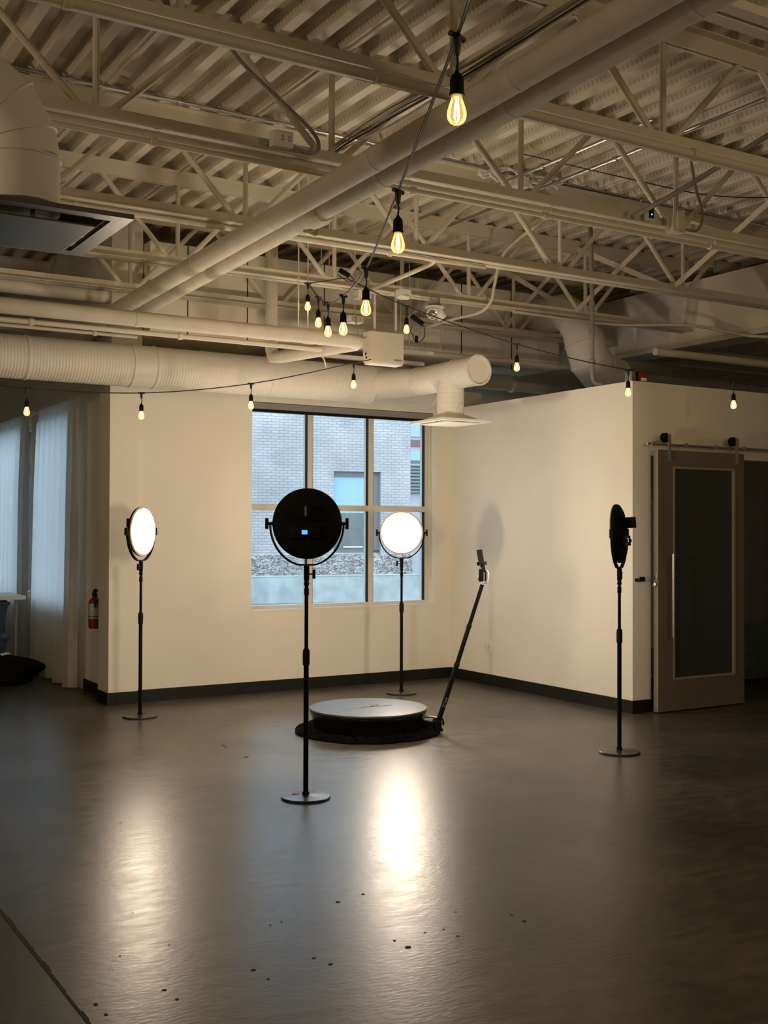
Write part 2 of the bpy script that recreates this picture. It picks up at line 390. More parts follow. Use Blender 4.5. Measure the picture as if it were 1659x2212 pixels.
# ---- open web joists
PN=1.378; ZT=4.24; ZB=3.52
JL={}
def joist(Y,x0,x1,label,ZB=3.52,XN=3.15):
    t=thing('steel_roof_joist',label,'roof joist',(XN if x0<XN<x1 else x0,Y,ZB),'open web steel joists under the deck')
    def chord(nm,z,up):
        b=nb(); L=.062; VL=.075 if up else .10; th=.007; g=.014; s=1 if up else -1
        for q in (-1,1):
            box(b,x0,x1,Y+q*g,Y+q*(g+th),z,z+s*VL)
            box(b,x0,x1,Y+q*(g+th),Y+q*(g+L),z,z+s*th)
        mk(nm,b,'paint',t,sm=False)
    chord('bottom_chord',ZB,True); chord('top_chord',ZT,False)
    # deep cap over the top chord legs as seen from below
    k0=math.ceil((x0-XN)/PN); k1=math.floor((x1-XN)/PN)
    for k in range(k0,k1+1):
        xn=XN+k*PN
        mk('web_post',tube(nb(),(xn,Y,ZB+.01),(xn,Y,ZT-.01),.0185,8),'paint',t)
        for q in (-1,1):
            xt=xn+q*PN/2
            if x0-.02<=xt<=x1+.02:
                mk('web_diagonal',tube(nb(),(xn+q*.05,Y,ZB+.03),(xt-q*.03,Y,ZT-.03),.0205,8),'paint',t)
    return t
XE=8.66
joist(3.15,-5,XE,'cream steel roof joist nearest the camera, crossing the top right corner',3.57,3.08)
joist(4.42,-5,XE,'cream steel joist crossing the top of the picture, behind the first hanging bulb',3.57,3.07)
joist(5.70,-5,XE,'cream steel joist carrying the white outlet box and two parallel conduits',3.59,3.105)
joist(7.0,-5,XE,'cream steel joist just behind the second hanging bulb with a conduit bending off it',3.535)
joist(8.26,-5,XE,'cream steel joist directly above the white box unit and the twin spot fixture')
joist(9.38,-5,XE,'cream steel joist closest to the window wall, against the pale upper cladding')
joist(10.55,-5,3.08,'shaded steel joist over the curtain alcove, first beyond the window wall')
joist(11.77,-5,3.08,'shaded steel joist over the curtain alcove, second beyond the window wall')
joist(5.67,8.9,13,'dim steel joist in the dark bay past the big beam, nearest one')
joist(8.11,8.9,13,'dim steel joist in the dark bay past the big beam, middle one with open webs')
joist(9.33,8.9,13,'dim steel joist in the dark bay past the big beam, farthest one')
# cross bridging between joists
for (ya,yb_,lab) in [(4.42,5.70,'flat steel cross brace over the front right, between the bulb joist and outlet box joist'),(5.70,7.0,'flat steel cross brace over the right side between the outlet box joist and next'),(7.0,8.26,'bright flat steel cross brace above the right partition, near the big beam'),(8.26,9.38,'bright flat steel cross brace nearest the window wall above the partition corner')]:
    t=thing('cross_brace',lab,'brace',(7.15,ya,ZB),'flat steel cross braces between joists')
    for (p,q) in (((7.16,ya+.02,ZB+.06),(7.16,yb_-.02,ZT-.06)),((7.145,ya+.02,ZT-.06),(7.145,yb_-.02,ZB+.06))):
        p,q=V(p),V(q); dd=(q-p); c=(p+q)/2; L=dd.length/2; d1=dd.normalized(); n=V((1,0,0)); w=d1.cross(n)
        b=nb(); obox(b,c,(d1,n,w),(L,.003,.024)); mk('flat_bar',b,'paint',t,sm=False)

# ---- big clad beam at the right (bulkhead)
b=nb(); box(b,8.67,8.85,-4,10.25,3.42,4.04); be=mk('clad_beam',b,'bulkhead',sm=False)
tag(be,'large cream clad roof beam along the right side above the door wall','beam')
struct('beam_flange',box(nb(),8.62,8.97,-4,10.25,3.37,3.415),'paint',be)

# ---- pale upper cladding / boxed duct behind the last joist
t=thing('boxed_duct','pale panelled box duct high behind the joists above the window wall','duct',(3.33,9.45,3.2))
mk('duct_casing',box(nb(),3.37,4.51,9.5,10.2,3.19,4.02),'bulkhead',t,sm=False)
mk('duct_casing',box(nb(),4.51,8.0,9.5,10.2,3.24,4.02),'duct',t,sm=False)
b=nb()
for xx in (3.72,4.3,5.1,5.9,6.7,7.35): box(b,xx-.004,xx+.004,9.494,9.5,3.19,4.02)
mk('panel_seams',b,'hole',t,sm=False)
b=nb()
for xx in (6.0,6.06,6.13,6.2,6.45): box(b,xx-.012,xx+.012,9.48,9.499,3.3,4.0)
mk('panel_ribs',b,'duct',t,sm=False)

# ---- window in the back wall
FY=9.53
w1=struct('window_1',box(nb(),4.30,6.33,FY+.08,FY+.10,.76,.765),'frame')
b=nb()
zf0,zf1=.755,2.62
def vbar(b,x0,x1): box(b,x0,x1,FY,FY+.09,zf0,zf1)
b=nb(); vbar(b,4.317,4.36); vbar(b,6.275,6.32); box(b,4.36,6.275,FY,FY+.09,.755,.782); box(b,4.36,6.275,FY,FY+.09,2.585,2.62)
struct('window_frame',b,'frame',w1)
b=nb(); box(b,4.945,5.0,FY+.001,FY+.09,.782,2.585); box(b,5.615,5.67,FY+.001,FY+.09,.782,2.585)
struct('window_mullion',b,'frame',w1)
b=nb()
zr=1.5+(1142-1098)/FPX*10.9
for xa,xb in ((4.36,4.945),(5.0,5.615),(5.67,6.275)): box(b,xa,xb,FY+.006,FY+.08,zr-.028,zr+.028)
struct('window_rail',b,'frame',w1)
b=nb()
for (xa,xb) in ((4.36,4.945),(5.0,5.615),(5.67,6.275)):
    for (za,zc) in ((.782,zr-.028),(zr+.028,2.585)):
        for x_ in (xa,xb-.005): box(b,x_,x_+.005,FY+.004,FY+.046,za,zc)
struct('window_gasket',b,'blackm',w1)
b=nb(); box(b,4.36,6.275,FY+.046,FY+.050,.782,2.585); struct('window_pane',b,'glass',w1)
struct('window_sill',box(nb(),4.317,6.32,WL-.004,FY+.1,.735,.755),'white',w1)
bl=thing('roller_blind','grey roller blind cassette across the top of the big window','blind',(5.3,FY-.05,2.6))
mk('cassette',box(nb(),4.325,6.315,FY-.085,FY-.003,2.60,2.655),'cassette',bl,sm=False)
mk('hem_bar',box(nb(),4.325,6.315,FY-.05,FY-.03,2.575,2.60),'blackm',bl,sm=False)
mk('pull_chain',tube(nb(),(6.312,FY-.05,2.6),(6.312,FY-.05,1.0),.0025,6),'silver',bl)

# ---- alcove windows
for n_,(a,c,z0,z1) in enumerate(segs):
    w=struct('window_%d'%(n_+2),box(nb(),3.12,3.18,a,a+.05,z0,z1),'frame')
    b=nb(); box(b,3.12,3.18,c-.05,c,z0,z1); box(b,3.12,3.18,a+.05,c-.05,z0,z0+.05); box(b,3.12,3.18,a+.05,c-.05,z1-.05,z1)
    struct('window_frame',b,'frame',w)
    struct('window_pane',box(nb(),3.148,3.152,a+.05,c-.05,z0+.05,z1-.05),'glass',w)

def curtain(yA,yB,label,hem=.05,seed=1):
    r=random.Random(seed)
    t=thing('sheer_curtain',label,'curtain',(2.97,(yA+yB)/2,0),'sheer curtains in the alcove')
    n=int((yB-yA)/.006); b=nb(); cols=[]
    ph=[r.random()*6 for _ in range(4)]
    zs=[hem,.25,.5,.8,1.1,1.4,1.7,2.0,2.3,2.48,2.56,2.60,2.605,2.66,2.70]
    for i in range(n+1):
        y=yA+(yB-yA)*i/n; col=[]
        for z in zs:
            k=(2.6-z)/2.6 if z<2.6 else 0
            u=y/.098*2*PI/2+k*.5*math.sin(y*7+ph[0])+k*.35*math.sin(y*17+ph[1])
            if z>2.59: w_=.020*(abs(math.sin(u*1.0))**3)*2-.01
            else: w_=(.024+.016*min(1,k*4))*math.sin(u)+.010*math.sin(2*u+ph[2]+2*k)+.008*math.sin(3.1*u+ph[3])*k
            zz=z+(.012*math.sin(u*.5) if z==hem else 0)
            col.append(b.verts.new((2.975+w_-.015*k,y+(.012*math.cos(u) if z<2.59 else 0),zz)))
        cols.append(col)
    for i in range(n):
        for j in range(len(zs)-1): b.faces.new((cols[i][j],cols[i+1][j],cols[i+1][j+1],cols[i][j+1]))
    mk('curtain_cloth',b,'curtain',t)
    mk('curtain_track',box(nb(),3.01,3.08,yA,yB,2.70,2.725),'white',t,sm=False)
    return t
curtain(10.28,11.72,'long white sheer curtain beside the fire extinguisher, lit blue from behind',.03,1)
curtain(12.1,14.0,'white sheer curtain farther into the alcove, at the left picture edge',.03,2)

# ---- fire extinguisher on the alcove wall
ex=thing('fire_extinguisher','red fire extinguisher with white label hanging beside the curtain','fire extinguisher',(2.985,9.9,.62))
EX=V((3.02,9.93,0))
def exz(p): return p
cx,cy=3.0,9.86
cx=3.08-.075
mk('cylinder',lathe(nb(),[(.0,.61),(.045,.612),(.052,.63),(.052,.83),(.045,.862),(.022,.885),(.016,.895)],(cx,cy,0),seg=24),'red',ex)
b=nb(); lathe(b,[(.0535,.70),(.0535,.83)],(cx,cy,0),seg=24,caps=False); 
for v in list(b.verts):
    if (v.co-V((cx,cy,0))).dot(V((-.6,-.8,0)))<-.005: b.verts.remove(v)
mk('paper_label',b,'label',ex)
mk('label_band',lathe(nb(),[(.0545,.715),(.0545,.722)],(cx,cy,0),seg=24,caps=False),'black',ex)
mk('valve',lathe(nb(),[(.014,.89),(.02,.90),(.02,.925),(.012,.945),(.012,.955)],(cx,cy,0),seg=16),'black',ex)
b=nb(); path(b,curve([(cx,cy,.945),(cx,cy-.03,.955),(cx,cy-.08,.945)],4),.008,8); path(b,curve([(cx,cy,.925),(cx,cy-.04,.922),(cx,cy-.075,.90)],4),.006,8)
mk('handle',b,'black',ex)
mk('pin_ring',path(nb(),[(cx,cy+.035+.014*math.cos(a*PI/6),.935+.014*math.sin(a*PI/6)) for a in range(13)],.0022,6),'silver',ex)
mk('hose',path(nb(),curve([(cx,cy-.02,.93),(cx-.02,cy-.06,.93),(cx-.02,cy-.07,.86),(cx-.01,cy-.06,.80)],5),.007,8),'rubber',ex)
b=nb(); box(b,cx+.05,3.08,cy-.02,cy+.02,.64,.92); mk('wall_bracket',b,'black',ex,sm=False)
b=nb(); obox(b,V((cx-.03,cy+.045,.80)),(V((.6,-.8,0)),V((.8,.6,0)),V((0,0,1))),(.018,.001,.055)); mk('inspection_tag',b,'white',ex,sm=False)
# switch plate low on the same wall
sp=thing('wall_socket_plate','pale blank socket plate low on the grey wall under the extinguisher','wall plate',(3.07,9.80,.35))
mk('plate',box(nb(),3.072,3.08,9.76,9.84,.29,.41,.002),'wall',sp,sm=False); mk('socket_slots',box(nb(),3.070,3.073,9.795,9.805,.31,.39),'grey',sp,sm=False)

# ---- table, bins and bag in the alcove
tb=thing('folding_table','white topped table at the left edge in front of the curtains','table',(2.2,11.8,0))
mk('table_top',box(nb(),1.55,2.80,11.45,12.05,.785,.825,.006),'white',tb)
for (xx,yy) in ((1.62,11.52),(2.72,11.52),(1.62,11.98),(2.72,11.98)):
    mk('leg',tube(nb(),(xx,yy,0),(xx,yy,.785),.014,10),'grey',tb)
def bin_(z0,label,s=1.0):
    t=thing('storage_bin',label,'storage bin',(2.36,11.75,z0),'navy bins under the table')
    b=nb(); x0,x1,y0,y1=2.0,2.64,11.50,11.96
    lo=[b.verts.new(p) for p in ((x0+.04,y0+.03,z0),(x1-.05,y0+.03,z0),(x1-.05,y1-.03,z0),(x0+.04,y1-.03,z0))]
    hi=[b.verts.new(p) for p in ((x0,y0,z0+.31),(x1,y0,z0+.31),(x1,y1,z0+.31),(x0,y1,z0+.31))]
    b.faces.new(lo)
    for i in range(4): b.faces.new((lo[i],lo[(i+1)%4],hi[(i+1)%4],hi[i]))
    b.faces.new(hi); mk('bin_body',b,'bin',t,sm=False)
    b=nb(); box(b,x0-.015,x1+.015,y0-.015,y1+.015,z0+.30,z0+.335,.006); mk('lid',b,'bin',t)
    b=nb()
    for xx in (x0+.12,(x0+x1)/2,x1-.12): box(b,xx-.01,xx+.01,y0-.006,y0+.02,z0+.06,z0+.29)
    mk('rib',b,'bin',t,sm=False); return t
bin_(.09,'navy plastic storage bin at the left edge, lower of the stack, behind the black bag'); bin_(.43,'navy plastic storage bin directly under the white table top')
def blob(bm,c,rx,ry,rz,seed,amp=.12):
    r=bmesh.ops.create_icosphere(bm,subdivisions=4,radius=1); rr=random.Random(seed); ph=[rr.random()*6 for _ in range(6)]
    for v in r['verts']:
        p=v.co.copy(); k=1+amp*(math.sin(3*p.x+ph[0])*math.sin(4*p.y+ph[1])+.5*math.sin(7*p.z+ph[2]+5*p.x))
        z=p.z*rz*k; v.co=V((c[0]+p.x*rx*k,c[1]+p.y*ry*k,max(0.0,c[2]+z)))
    return bm
bg=thing('black_bag','slumped black bag on the floor at the left edge below the table','bag',(2.35,11.35,0))
mk('bag_body',blob(nb(),(2.25,11.16,.12),.62,.26,.20,3),'bag',bg)
b=nb(); obox(b,V((2.50,11.01,.305)),(V((.9,.3,.1)).normalized(),V((-.3,.9,.3)).normalized(),V((0,-.3,.95)).normalized()),(.045,.02,.002)); mk('paper_tag',b,'white',bg,sm=False)

# ---- wall plates and latch hardware
so=thing('wall_outlet','white duplex outlet on the bright right hand partition wall','outlet',(6.515,8.4,.42))
pv=at(1056,1413,10.3); oy=6.52*(pv.y/pv.x)
mk('cover_plate',box(nb(),6.511,6.52,oy-.055,oy+.055,.31,.42,.002),'white',so)
for dy in (-.026,.026): mk('receptacle',box(nb(),6.508,6.514,oy+dy-.016,oy+dy+.016,.335,.395,.002),'frame',so,sm=False)
lt=thing('door_latch_catch','small black latch catch on the wall left of the sliding door','latch',(6.58,6.81,1.1))
mk('catch_body',box(nb(),6.545,6.60,6.795,6.82,1.075,1.10,.002),'black',lt); mk('catch_block',box(nb(),6.595,6.625,6.785,6.82,1.078,1.112,.002),'black',lt)
mk('catch_plate',box(nb(),6.555,6.578,6.792,6.796,1.083,1.092),'silver',lt,sm=False)

# ---- sliding barn door
dr=struct('door_1',None or box(nb(),6.697,6.865,6.71,6.76,.012,2.153),'door'); 
b=nb(); box(b,7.60,7.713,6.71,6.76,.012,2.153); box(b,6.865,7.60,6.71,6.76,2.02,2.153); box(b,6.865,7.60,6.71,6.76,.012,.262)
struct('door_rails',b,'door',dr)
b=nb(); e=.018
box(b,6.865,6.865+e,6.704,6.73,.262,2.02); box(b,7.60-e,7.60,6.704,6.73,.262,2.02); box(b,6.865+e,7.6-e,6.704,6.73,2.02-e,2.02); box(b,6.865+e,7.6-e,6.704,6.73,.262,.262+e)
struct('glazing_bead',b,'dooredge',dr)
struct('door_edge',box(nb(),6.695,6.697,6.71,6.76,.012,2.153),'dooredge',dr)
struct('door_pane',box(nb(),6.883,7.582,6.728,6.738,.28,2.002),'doorglass',dr)
b=nb(); hx=6.80; tube(b,(hx,6.64,.62),(hx,6.64,1.30),.0125,16)
for z_ in (.76,1.16): tube(b,(hx,6.64,z_),(hx-.0,6.715,z_),.007,10)
struct('door_handle',b,'brushed',dr,sm=True)
b=nb()
for xc in (6.80,7.60):
    lathe(b,[(.012,-.016),(.040,-.016),(.040,-.008),(.034,-.004),(.034,.004),(.040,.008),(.040,.016),(.012,.016)],(xc,6.735,2.255),(0,1,0),28)
struct('roller_wheel',b,'black',dr,sm=True)
b=nb()
for xc in (6.80,7.60): box(b,xc+.002,xc+.030,6.694,6.709,2.06,2.285,.002)
struct('roller_strap',b,'brushed',dr,sm=True)
b=nb(); box(b,6.688,6.696,6.715,6.755,1.09,1.13); lathe(b,[(.018,0),(.018,.02),(.006,.022)],(6.694,6.735,1.05),(-1,0,0),16)
struct('edge_lock',b,'brushed',dr,sm=True)
rl=thing('door_rail','round brushed steel rail over the sliding door','rail',(6.62,6.76,2.205))
mk('rail_tube',tube(nb(),(6.60,6.735,2.200),(9.4,6.735,2.200),.0115,14),'brushed',rl)
mk('end_stop',lathe(nb(),[(.02,0),(.02,.03)],(6.64,6.735,2.200),(1,0,0),18),'brushed',rl)
for xx in (6.66,7.03,7.38,7.73,8.4,9.1):
    mk('standoff',lathe(nb(),[(.02,0),(.02,.012),(.009,.014),(.009,.085)],(xx,6.735-.018,2.200),(0,1,0),18),'brushed',rl)
# dim room beyond the door: padded bench
bn=thing('upholstered_bench','dim blue grey upholstered seat in the dark room past the door','bench',(8.3,7.6,0))
mk('bench_back',box(nb(),7.75,9.3,7.35,7.5,.08,.60,.05),'dim',bn); mk('bench_seat',box(nb(),7.75,9.3,7.5,8.0,.08,.36,.04),'dim',bn)
for xx in (7.85,9.2):
    for yy in (7.42,7.95): mk('leg',box(nb(),xx-.02,xx+.02,yy-.02,yy+.02,0,.08),'black',bn,sm=False)

# ================================================================== DUCTS AND PIPES
def ribbed(bm, a, c, r, step=.0125, dr=.0022, seg=40, skip=()):
    a,c=V(a),V(c); L=(c-a).length; d=(c-a)/L; n=int(L/step); u,w,_=frame_of(d); prev=None
    for i in range(n+1):
        s=L*i/n; flat=any(p<s<q for p,q in skip)
        rr=r+(dr if (i%2 and not flat) else (-dr*.3 if not flat else dr)); ring=[bm.verts.new(a+d*s+(u*math.cos(2*PI*j/seg)+w*math.sin(2*PI*j/seg))*rr) for j in range(seg)]
        if prev:
            for j in range(seg): k=(j+1)%seg; bm.faces.new((prev[j],prev[k],ring[k],ring[j]))
        else: bm.faces.new(ring[::-1])
        prev=ring
    bm.faces.new(prev); return bm
DZ=2.845; DY=9.09
t=thing('round_duct','white ribbed round air duct running along the window wall','air duct',(3,DY,DZ))
mk('main_run',ribbed(nb(),(-5,DY,DZ),(6.05,DY,DZ),.172,skip=((8.05,8.25),(10.35,11.1))),'duct',t,sm=False)
for xx in (2.2,3.05,3.25,4.3,5.35,6.03): mk('duct_collar',lathe(nb(),[(.172,-.012),(.180,-.006),(.180,.006),(.172,.012)],(xx,DY,DZ),(1,0,0),40),'duct',t)
# branch toward the room
BX=5.60; BZ=2.835
b=nb(); ribbed(b,(BX,8.62,BZ),(BX,7.72,BZ),.125,.02,.0015,32); mk('branch_run',b,'duct',t,sm=False)
b=nb(); path(b,[(BX-.20,DY-.02,DZ),(BX-.10,8.83,BZ),(BX,8.62,BZ)],[.135,.132,.127],32); mk('branch_elbow',b,'duct',t)
for yy_ in (8.60,8.0): mk('branch_collar',lathe(nb(),[(.127,-.012),(.134,-.006),(.134,.004),(.127,.010)],(BX,yy_,BZ),(0,1,0),36),'duct',t)
b=nb(); lathe(b,[(.125,.1),(.129,.05),(.131,0),(.118,-.002),(.114,.02),(.0,.022)],(BX,7.68,BZ),(0,1,0),36,False); mk('end_cap',b,'duct',t)
b=nb(); ribbed(b,(BX,8.10,BZ-.03),(BX,8.10,2.475),.117,.02,.0012,32); mk('drop_duct',b,'duct',t,sm=False)
# ceiling diffuser under the drop
def diffuser(t,cx,cy,z,s,mats,zc=.07,rn=.13,inner=.36,low=-.012):
    b=nb(); k=32; h=s/2
    # pyramidal neck from square to round
    sq=[V((cx+h*x,cy+h*y,z+.012)) for x,y in ((-1,-1),(1,-1),(1,1),(-1,1))]
    ring=[]; base=[]
    for j in range(k):
        a=2*PI*j/k; ring.append(b.verts.new((cx+rn*math.cos(a),cy+rn*math.sin(a),z+zc)))
        m_=max(abs(math.cos(a)),abs(math.sin(a))); base.append(b.verts.new((cx+h*.78*math.cos(a)/m_,cy+h*.78*math.sin(a)/m_,z+.02)))
    for j in range(k): q=(j+1)%k; b.faces.new((base[j],base[q],ring[q],ring[j]))
    mk('diffuser_hood',b,mats[0],t,sm=False)
    b=nb(); f=h*.80
    for (x0,x1,y0,y1) in ((cx-h,cx+h,cy-h,cy-f),(cx-h,cx+h,cy+f,cy+h),(cx-h,cx-f,cy-f,cy+f),(cx+f,cx+h,cy-f,cy+f)): box(b,x0,x1,y0,y1,z,z+.02)
    mk('outer_flange',b,mats[1],t,sm=False)
    g=inner*s*1.0
    mk('centre_plate',box(nb(),cx-g,cx+g,cy-g,cy+g,z+low,z+low+.008,.002),mats[2],t,sm=False)
    b=nb()
    for (x_,y_) in ((cx-g*.8,cy),(cx+g*.8,cy),(cx,cy-g*.8),(cx,cy+g*.8)): box(b,x_-.008,x_+.008,y_-.008,y_+.008,z+low+.006,z+.04)
    mk('hanger_clip',b,'silver',t,sm=False)
diffuser(t,BX,8.10,2.42,.51,('duct','white','white'))
mk('pull_loop',path(nb(),curve([(BX-.02,7.98,2.50),(BX,7.95,2.55),(BX+.02,7.97,2.58),(BX+.025,7.97,2.50)],5),.003,6),'white',t)

# near HVAC drop at the left edge
hx,hy=1.13,4.75
t=thing('ceiling_air_diffuser','large drop duct with square steel diffuser at the upper left edge','air diffuser',(hx,hy,2.75))
R_=.155
b=nb(); lathe(b,[(R_,2.80),(R_,3.02)],(hx,hy,0),seg=40); mk('drop_duct',b,'duct',t)
def gore(ang):
    # elbow centre line bending toward -X
    Rb=.30; return V((hx-Rb+Rb*math.cos(ang),hy,3.02+Rb*math.sin(ang)))
angs=[0,.30,.75,1.2,PI/2]
b=nb()
pts=[gore(a) for a in angs]
mk('elbow',path(nb(),pts+[V((-3,hy,3.32))],R_,40),'duct',t)
b=nb()
for a in angs:
    c=gore(a); dd=V((-math.sin(a),0,math.cos(a))); lathe(b,[(R_,-.006),(R_+.006,-.003),(R_+.006,.003),(R_,.006)],c,dd,40)
mk('elbow_seam',b,'duct',t)
diffuser(t,hx,hy,2.74,.72,('dplate','dplate','dplate'),zc=.09,rn=R_,inner=.33,low=-.02)

# two big insulated pipes running away
def pipe_thing(name,label,cat,pts,r,m,joints=(),seg=24,group=None,jn='joint_band'):
    t=thing(name,label,cat,tuple(V(pts[0])),group); mk('pipe_run',path(nb(),pts,r,seg),m,t)
    for (c,d,rr) in joints: mk(jn,lathe(nb(),[(rr,-.02),(rr+.006,-.015),(rr+.006,.015),(rr,.02)],c,d,seg),m,t)
    return t
pr=.064
def PZ(y): return 3.380-.0217*(y-4.9)
xa,xb=2.93,3.094
pa=pipe_thing('insulated_pipe','thick cream insulated pipe crossing under the joists, left of the pair','pipe',[(2.93,-3.9,PZ(-3.9)),(2.93,11.15,PZ(11.15)),(2.85,11.33,PZ(11.3)),(-4.9,11.33,PZ(11.3))],pr,'insul',[((xa,y_,PZ(y_)),(0,1,0),pr-.004) for y_ in (2.6,3.75,4.9,6.1,7.3,8.6)],group='pair of insulated pipes')
pb=pipe_thing('insulated_pipe','thick cream insulated pipe with torn wrap, right of the pair','pipe',[(xb,-3.9,PZ(-3.9)),(xb,9.3,PZ(9.3)),(xb-.14,9.8,PZ(9.8)-.03),(2.90,10.7,PZ(10.7)-.14),(2.8,10.9,PZ(10.9)-.15),(-4.9,10.92,PZ(10.9)-.15)],pr,'insul',[((xb,y_,PZ(y_)),(0,1,0),pr-.004) for y_ in (2.9,4.0,5.1,7.1,8.3)],group='pair of insulated pipes')
b=nb(); lathe(b,[(.070,-.16),(.082,-.12),(.086,-.02),(.080,.05),(.088,.09),(.070,.16)],(xb,5.93,PZ(5.93)-.004),(0,1,0),20)
for v in b.verts: v.co+=V((math.sin(v.co.y*60+v.co.z*40),0,math.sin(v.co.y*45+v.co.x*50)))*.004
mk('loose_wrap',b,'insul',pb)
b=nb(); blob(b,(0,0,.5),.05,.07,.035,5,.3)
for v in b.verts: v.co+=V((xb+.015,5.95,PZ(5.95)-.068-.5))
mk('torn_insulation',b,'torn',pb)

# horizontal pipe on the left with its return leg
hp=[(-5,7.6,2.955),(4.38,7.6,2.955),(4.47,7.63,2.955),(4.50,7.72,2.955),(4.50,8.55,2.955),(4.50,8.64,2.965),(4.50,8.70,3.02),(4.50,8.70,3.35),(4.50,8.70,4.2)]
hp=[(-5,7.6,2.955),(4.30,7.6,2.955),(4.39,7.63,2.955),(4.42,7.72,2.955),(4.22,8.62,2.955),(4.20,8.74,2.965),(4.20,8.78,3.04),(4.20,8.78,4.2)]
pc=pipe_thing('insulated_pipe','horizontal cream insulated pipe at left that turns back behind the bulbs','pipe',hp,.054,'insul',[((2.6,7.6,2.955),(1,0,0),.051),((.9,7.6,2.955),(1,0,0),.051),((3.6,7.6,2.955),(1,0,0),.051)])
mk('drain_stub',path(nb(),curve([(4.33,8.1,2.90),(4.34,8.08,2.87),(4.36,8.08,2.80)],4),.006,8),'white',pc)
for xx in (3.86,3.94): mk('hanger_rod',tube(nb(),(xx,7.6,3.0),(xx,7.6,4.25),.005,6),'paint',pc)

def conduit(label,pts,r,m='paint',group='conduits under the deck',clips=(),cat='conduit',sm=3):
    t=thing('conduit',label,cat,tuple(V(pts[0])),group); mk('tube',path(nb(),curve(pts,sm) if sm>1 else [V(p) for p in pts],r,12),m,t)
    for c,d in clips: mk('clamp',lathe(nb(),[(r,-.018),(r+.008,-.014),(r+.008,.014),(r,.018)],c,d,12),m,t)
    return t
conduit('thin white conduit just beneath the horizontal insulated pipe at left',[(-5,7.68,2.878),(4.1,7.68,2.878)],.018,clips=[((1.9,7.68,2.878),(1,0,0)),((2.95,7.68,2.878),(1,0,0))],sm=1)
conduit('thin cream conduit resting just above the ribbed round duct',[(-5,8.9,3.055),(3.05,8.9,3.055)],.014,clips=[((2.7,8.9,3.055),(1,0,0))],sm=1)
conduit('smooth cream pipe high on the left behind the last joist',[(-5,9.75,3.55),(3.2,9.75,3.55)],.075,sm=1)
# conduits on joist bottom chords
cl=lambda y,z,xs_: [((x_,y,z),(1,0,0)) for x_ in xs_]
conduit('cream conduit strapped along the near side of the topmost joist',[(-5,4.345,3.535),(XE,4.345,3.535)],.026,clips=cl(4.345,3.535,(1.2,2.6,4.6,5.9)),sm=1)
conduit('upper of two parallel conduits under the joist with the outlet box',[(-5,5.66,3.555),(XE,5.66,3.555)],.018,clips=cl(5.66,3.555,(1.1,2.05,3.6,4.7,6.2,7.4)),sm=1)
conduit('lower of two parallel conduits under the joist with the outlet box',[(-5,5.60,3.500),(XE,5.60,3.500)],.016,clips=cl(5.60,3.500,(1.05,2.0,3.6,4.6,6.1,7.3)),sm=1)
conduit('white conduit of the front pair in the top right corner, upper',[(4.9,3.09,3.545),(XE,3.09,3.545)],.017,clips=cl(3.09,3.545,(3.9,5.2)),sm=1)
conduit('white conduit of the front pair in the top right corner, lower',[(4.9,3.03,3.50),(XE,3.03,3.50)],.017,clips=cl(3.03,3.50,(3.8,5.1)),sm=1)
conduit('cream conduit along the second bulb joist, bending back to the next joist',[(-5,7.0,3.512),(4.4,7.0,3.512),(4.62,7.01,3.512),(4.74,7.12,3.51),(4.80,8.15,3.50),(4.82,8.25,3.5)],.017,clips=cl(7.0,3.512,(4.3,2.0)))
conduit('cream conduit dropping past the joists and sweeping back to the spot fixture',[(5.4,6.96,4.13),(5.75,6.98,4.15),(5.95,7.1,4.10),(6.05,7.9,3.95),(6.08,8.1,3.7),(6.08,8.15,3.56),(6.07,8.3,3.475),(6.05,8.7,3.47),(6.02,9.3,3.45)],.015,sm=5)
conduit('silver conduit lying on the far joist tops across the upper left',[(-5,6.80,4.215),(4.2,6.80,4.215)],.014,'silver',clips=cl(6.80,4.215,(1.9,2.6)),sm=1)
conduit('silver conduit along the joist tops at right',[(4.6,6.80,4.205),(8.6,6.80,4.205)],.014,'silver',clips=cl(6.80,4.205,(5.2,6.6)),sm=1)
conduit('bright silver conduit running away above the partition, left of two',[(5.15,5.2,4.10),(5.15,8.0,4.10)],.013,'silver',clips=[((5.15,6.3,4.10),(0,1,0))],sm=1)
conduit('bright silver conduit running away above the partition, right of two',[(5.48,4.6,4.10),(5.48,8.0,4.10)],.013,'silver',clips=[((5.48,5.9,4.10),(0,1,0))],sm=1)
conduit('long grey conduit at the far upper right with a bent tail',[(5.9,3.3,4.12),(5.9,4.35,4.12),(5.75,4.75,4.0),(5.45,5.2,3.72),(5.35,5.6,3.6)],.017,'grey')
fx=conduit('grey flexible conduit dropping vertically onto the corner of the partition',[(6.60,7.42,4.12),(6.60,7.40,3.6),(6.60,7.40,3.1),(6.60,7.39,2.84),(6.60,7.35,2.76),(6.60,7.25,2.725)],.020,'grey',clips=[((6.60,7.40,3.45),(0,0,1)),((6.60,7.40,3.2),(0,0,1)),((6.60,7.40,2.95),(0,0,1))],sm=5)
conduit('thin conduit leaving the last joist and looping under the clad beam',[(6.4,8.24,3.50),(7.6,8.24,3.50),(8.2,7.85,3.49),(8.45,7.6,3.42),(8.6,7.35,3.345),(9.0,7.0,3.34),(9.4,6.9,3.42),(10.5,6.9,3.43)],.014,sm=5)
conduit('white sprinkler pipe running right above the partition',[(4.6,9.22,3.22),(13,9.22,3.22)],.026,clips=cl(9.22,3.22,(5.0,6.5,8.9)),sm=1,cat='pipe')
gp=conduit('thicker shaded pipe behind the partition with a round hanger',[(6.4,9.75,3.05),(13,9.75,3.05)],.055,sm=1,cat='pipe')
mk('hanger_ring',lathe(nb(),[(.058,-.02),(.07,-.02),(.07,.02),(.058,.02)],(7.55,9.75,3.05),(1,0,0),20),'duct',gp)
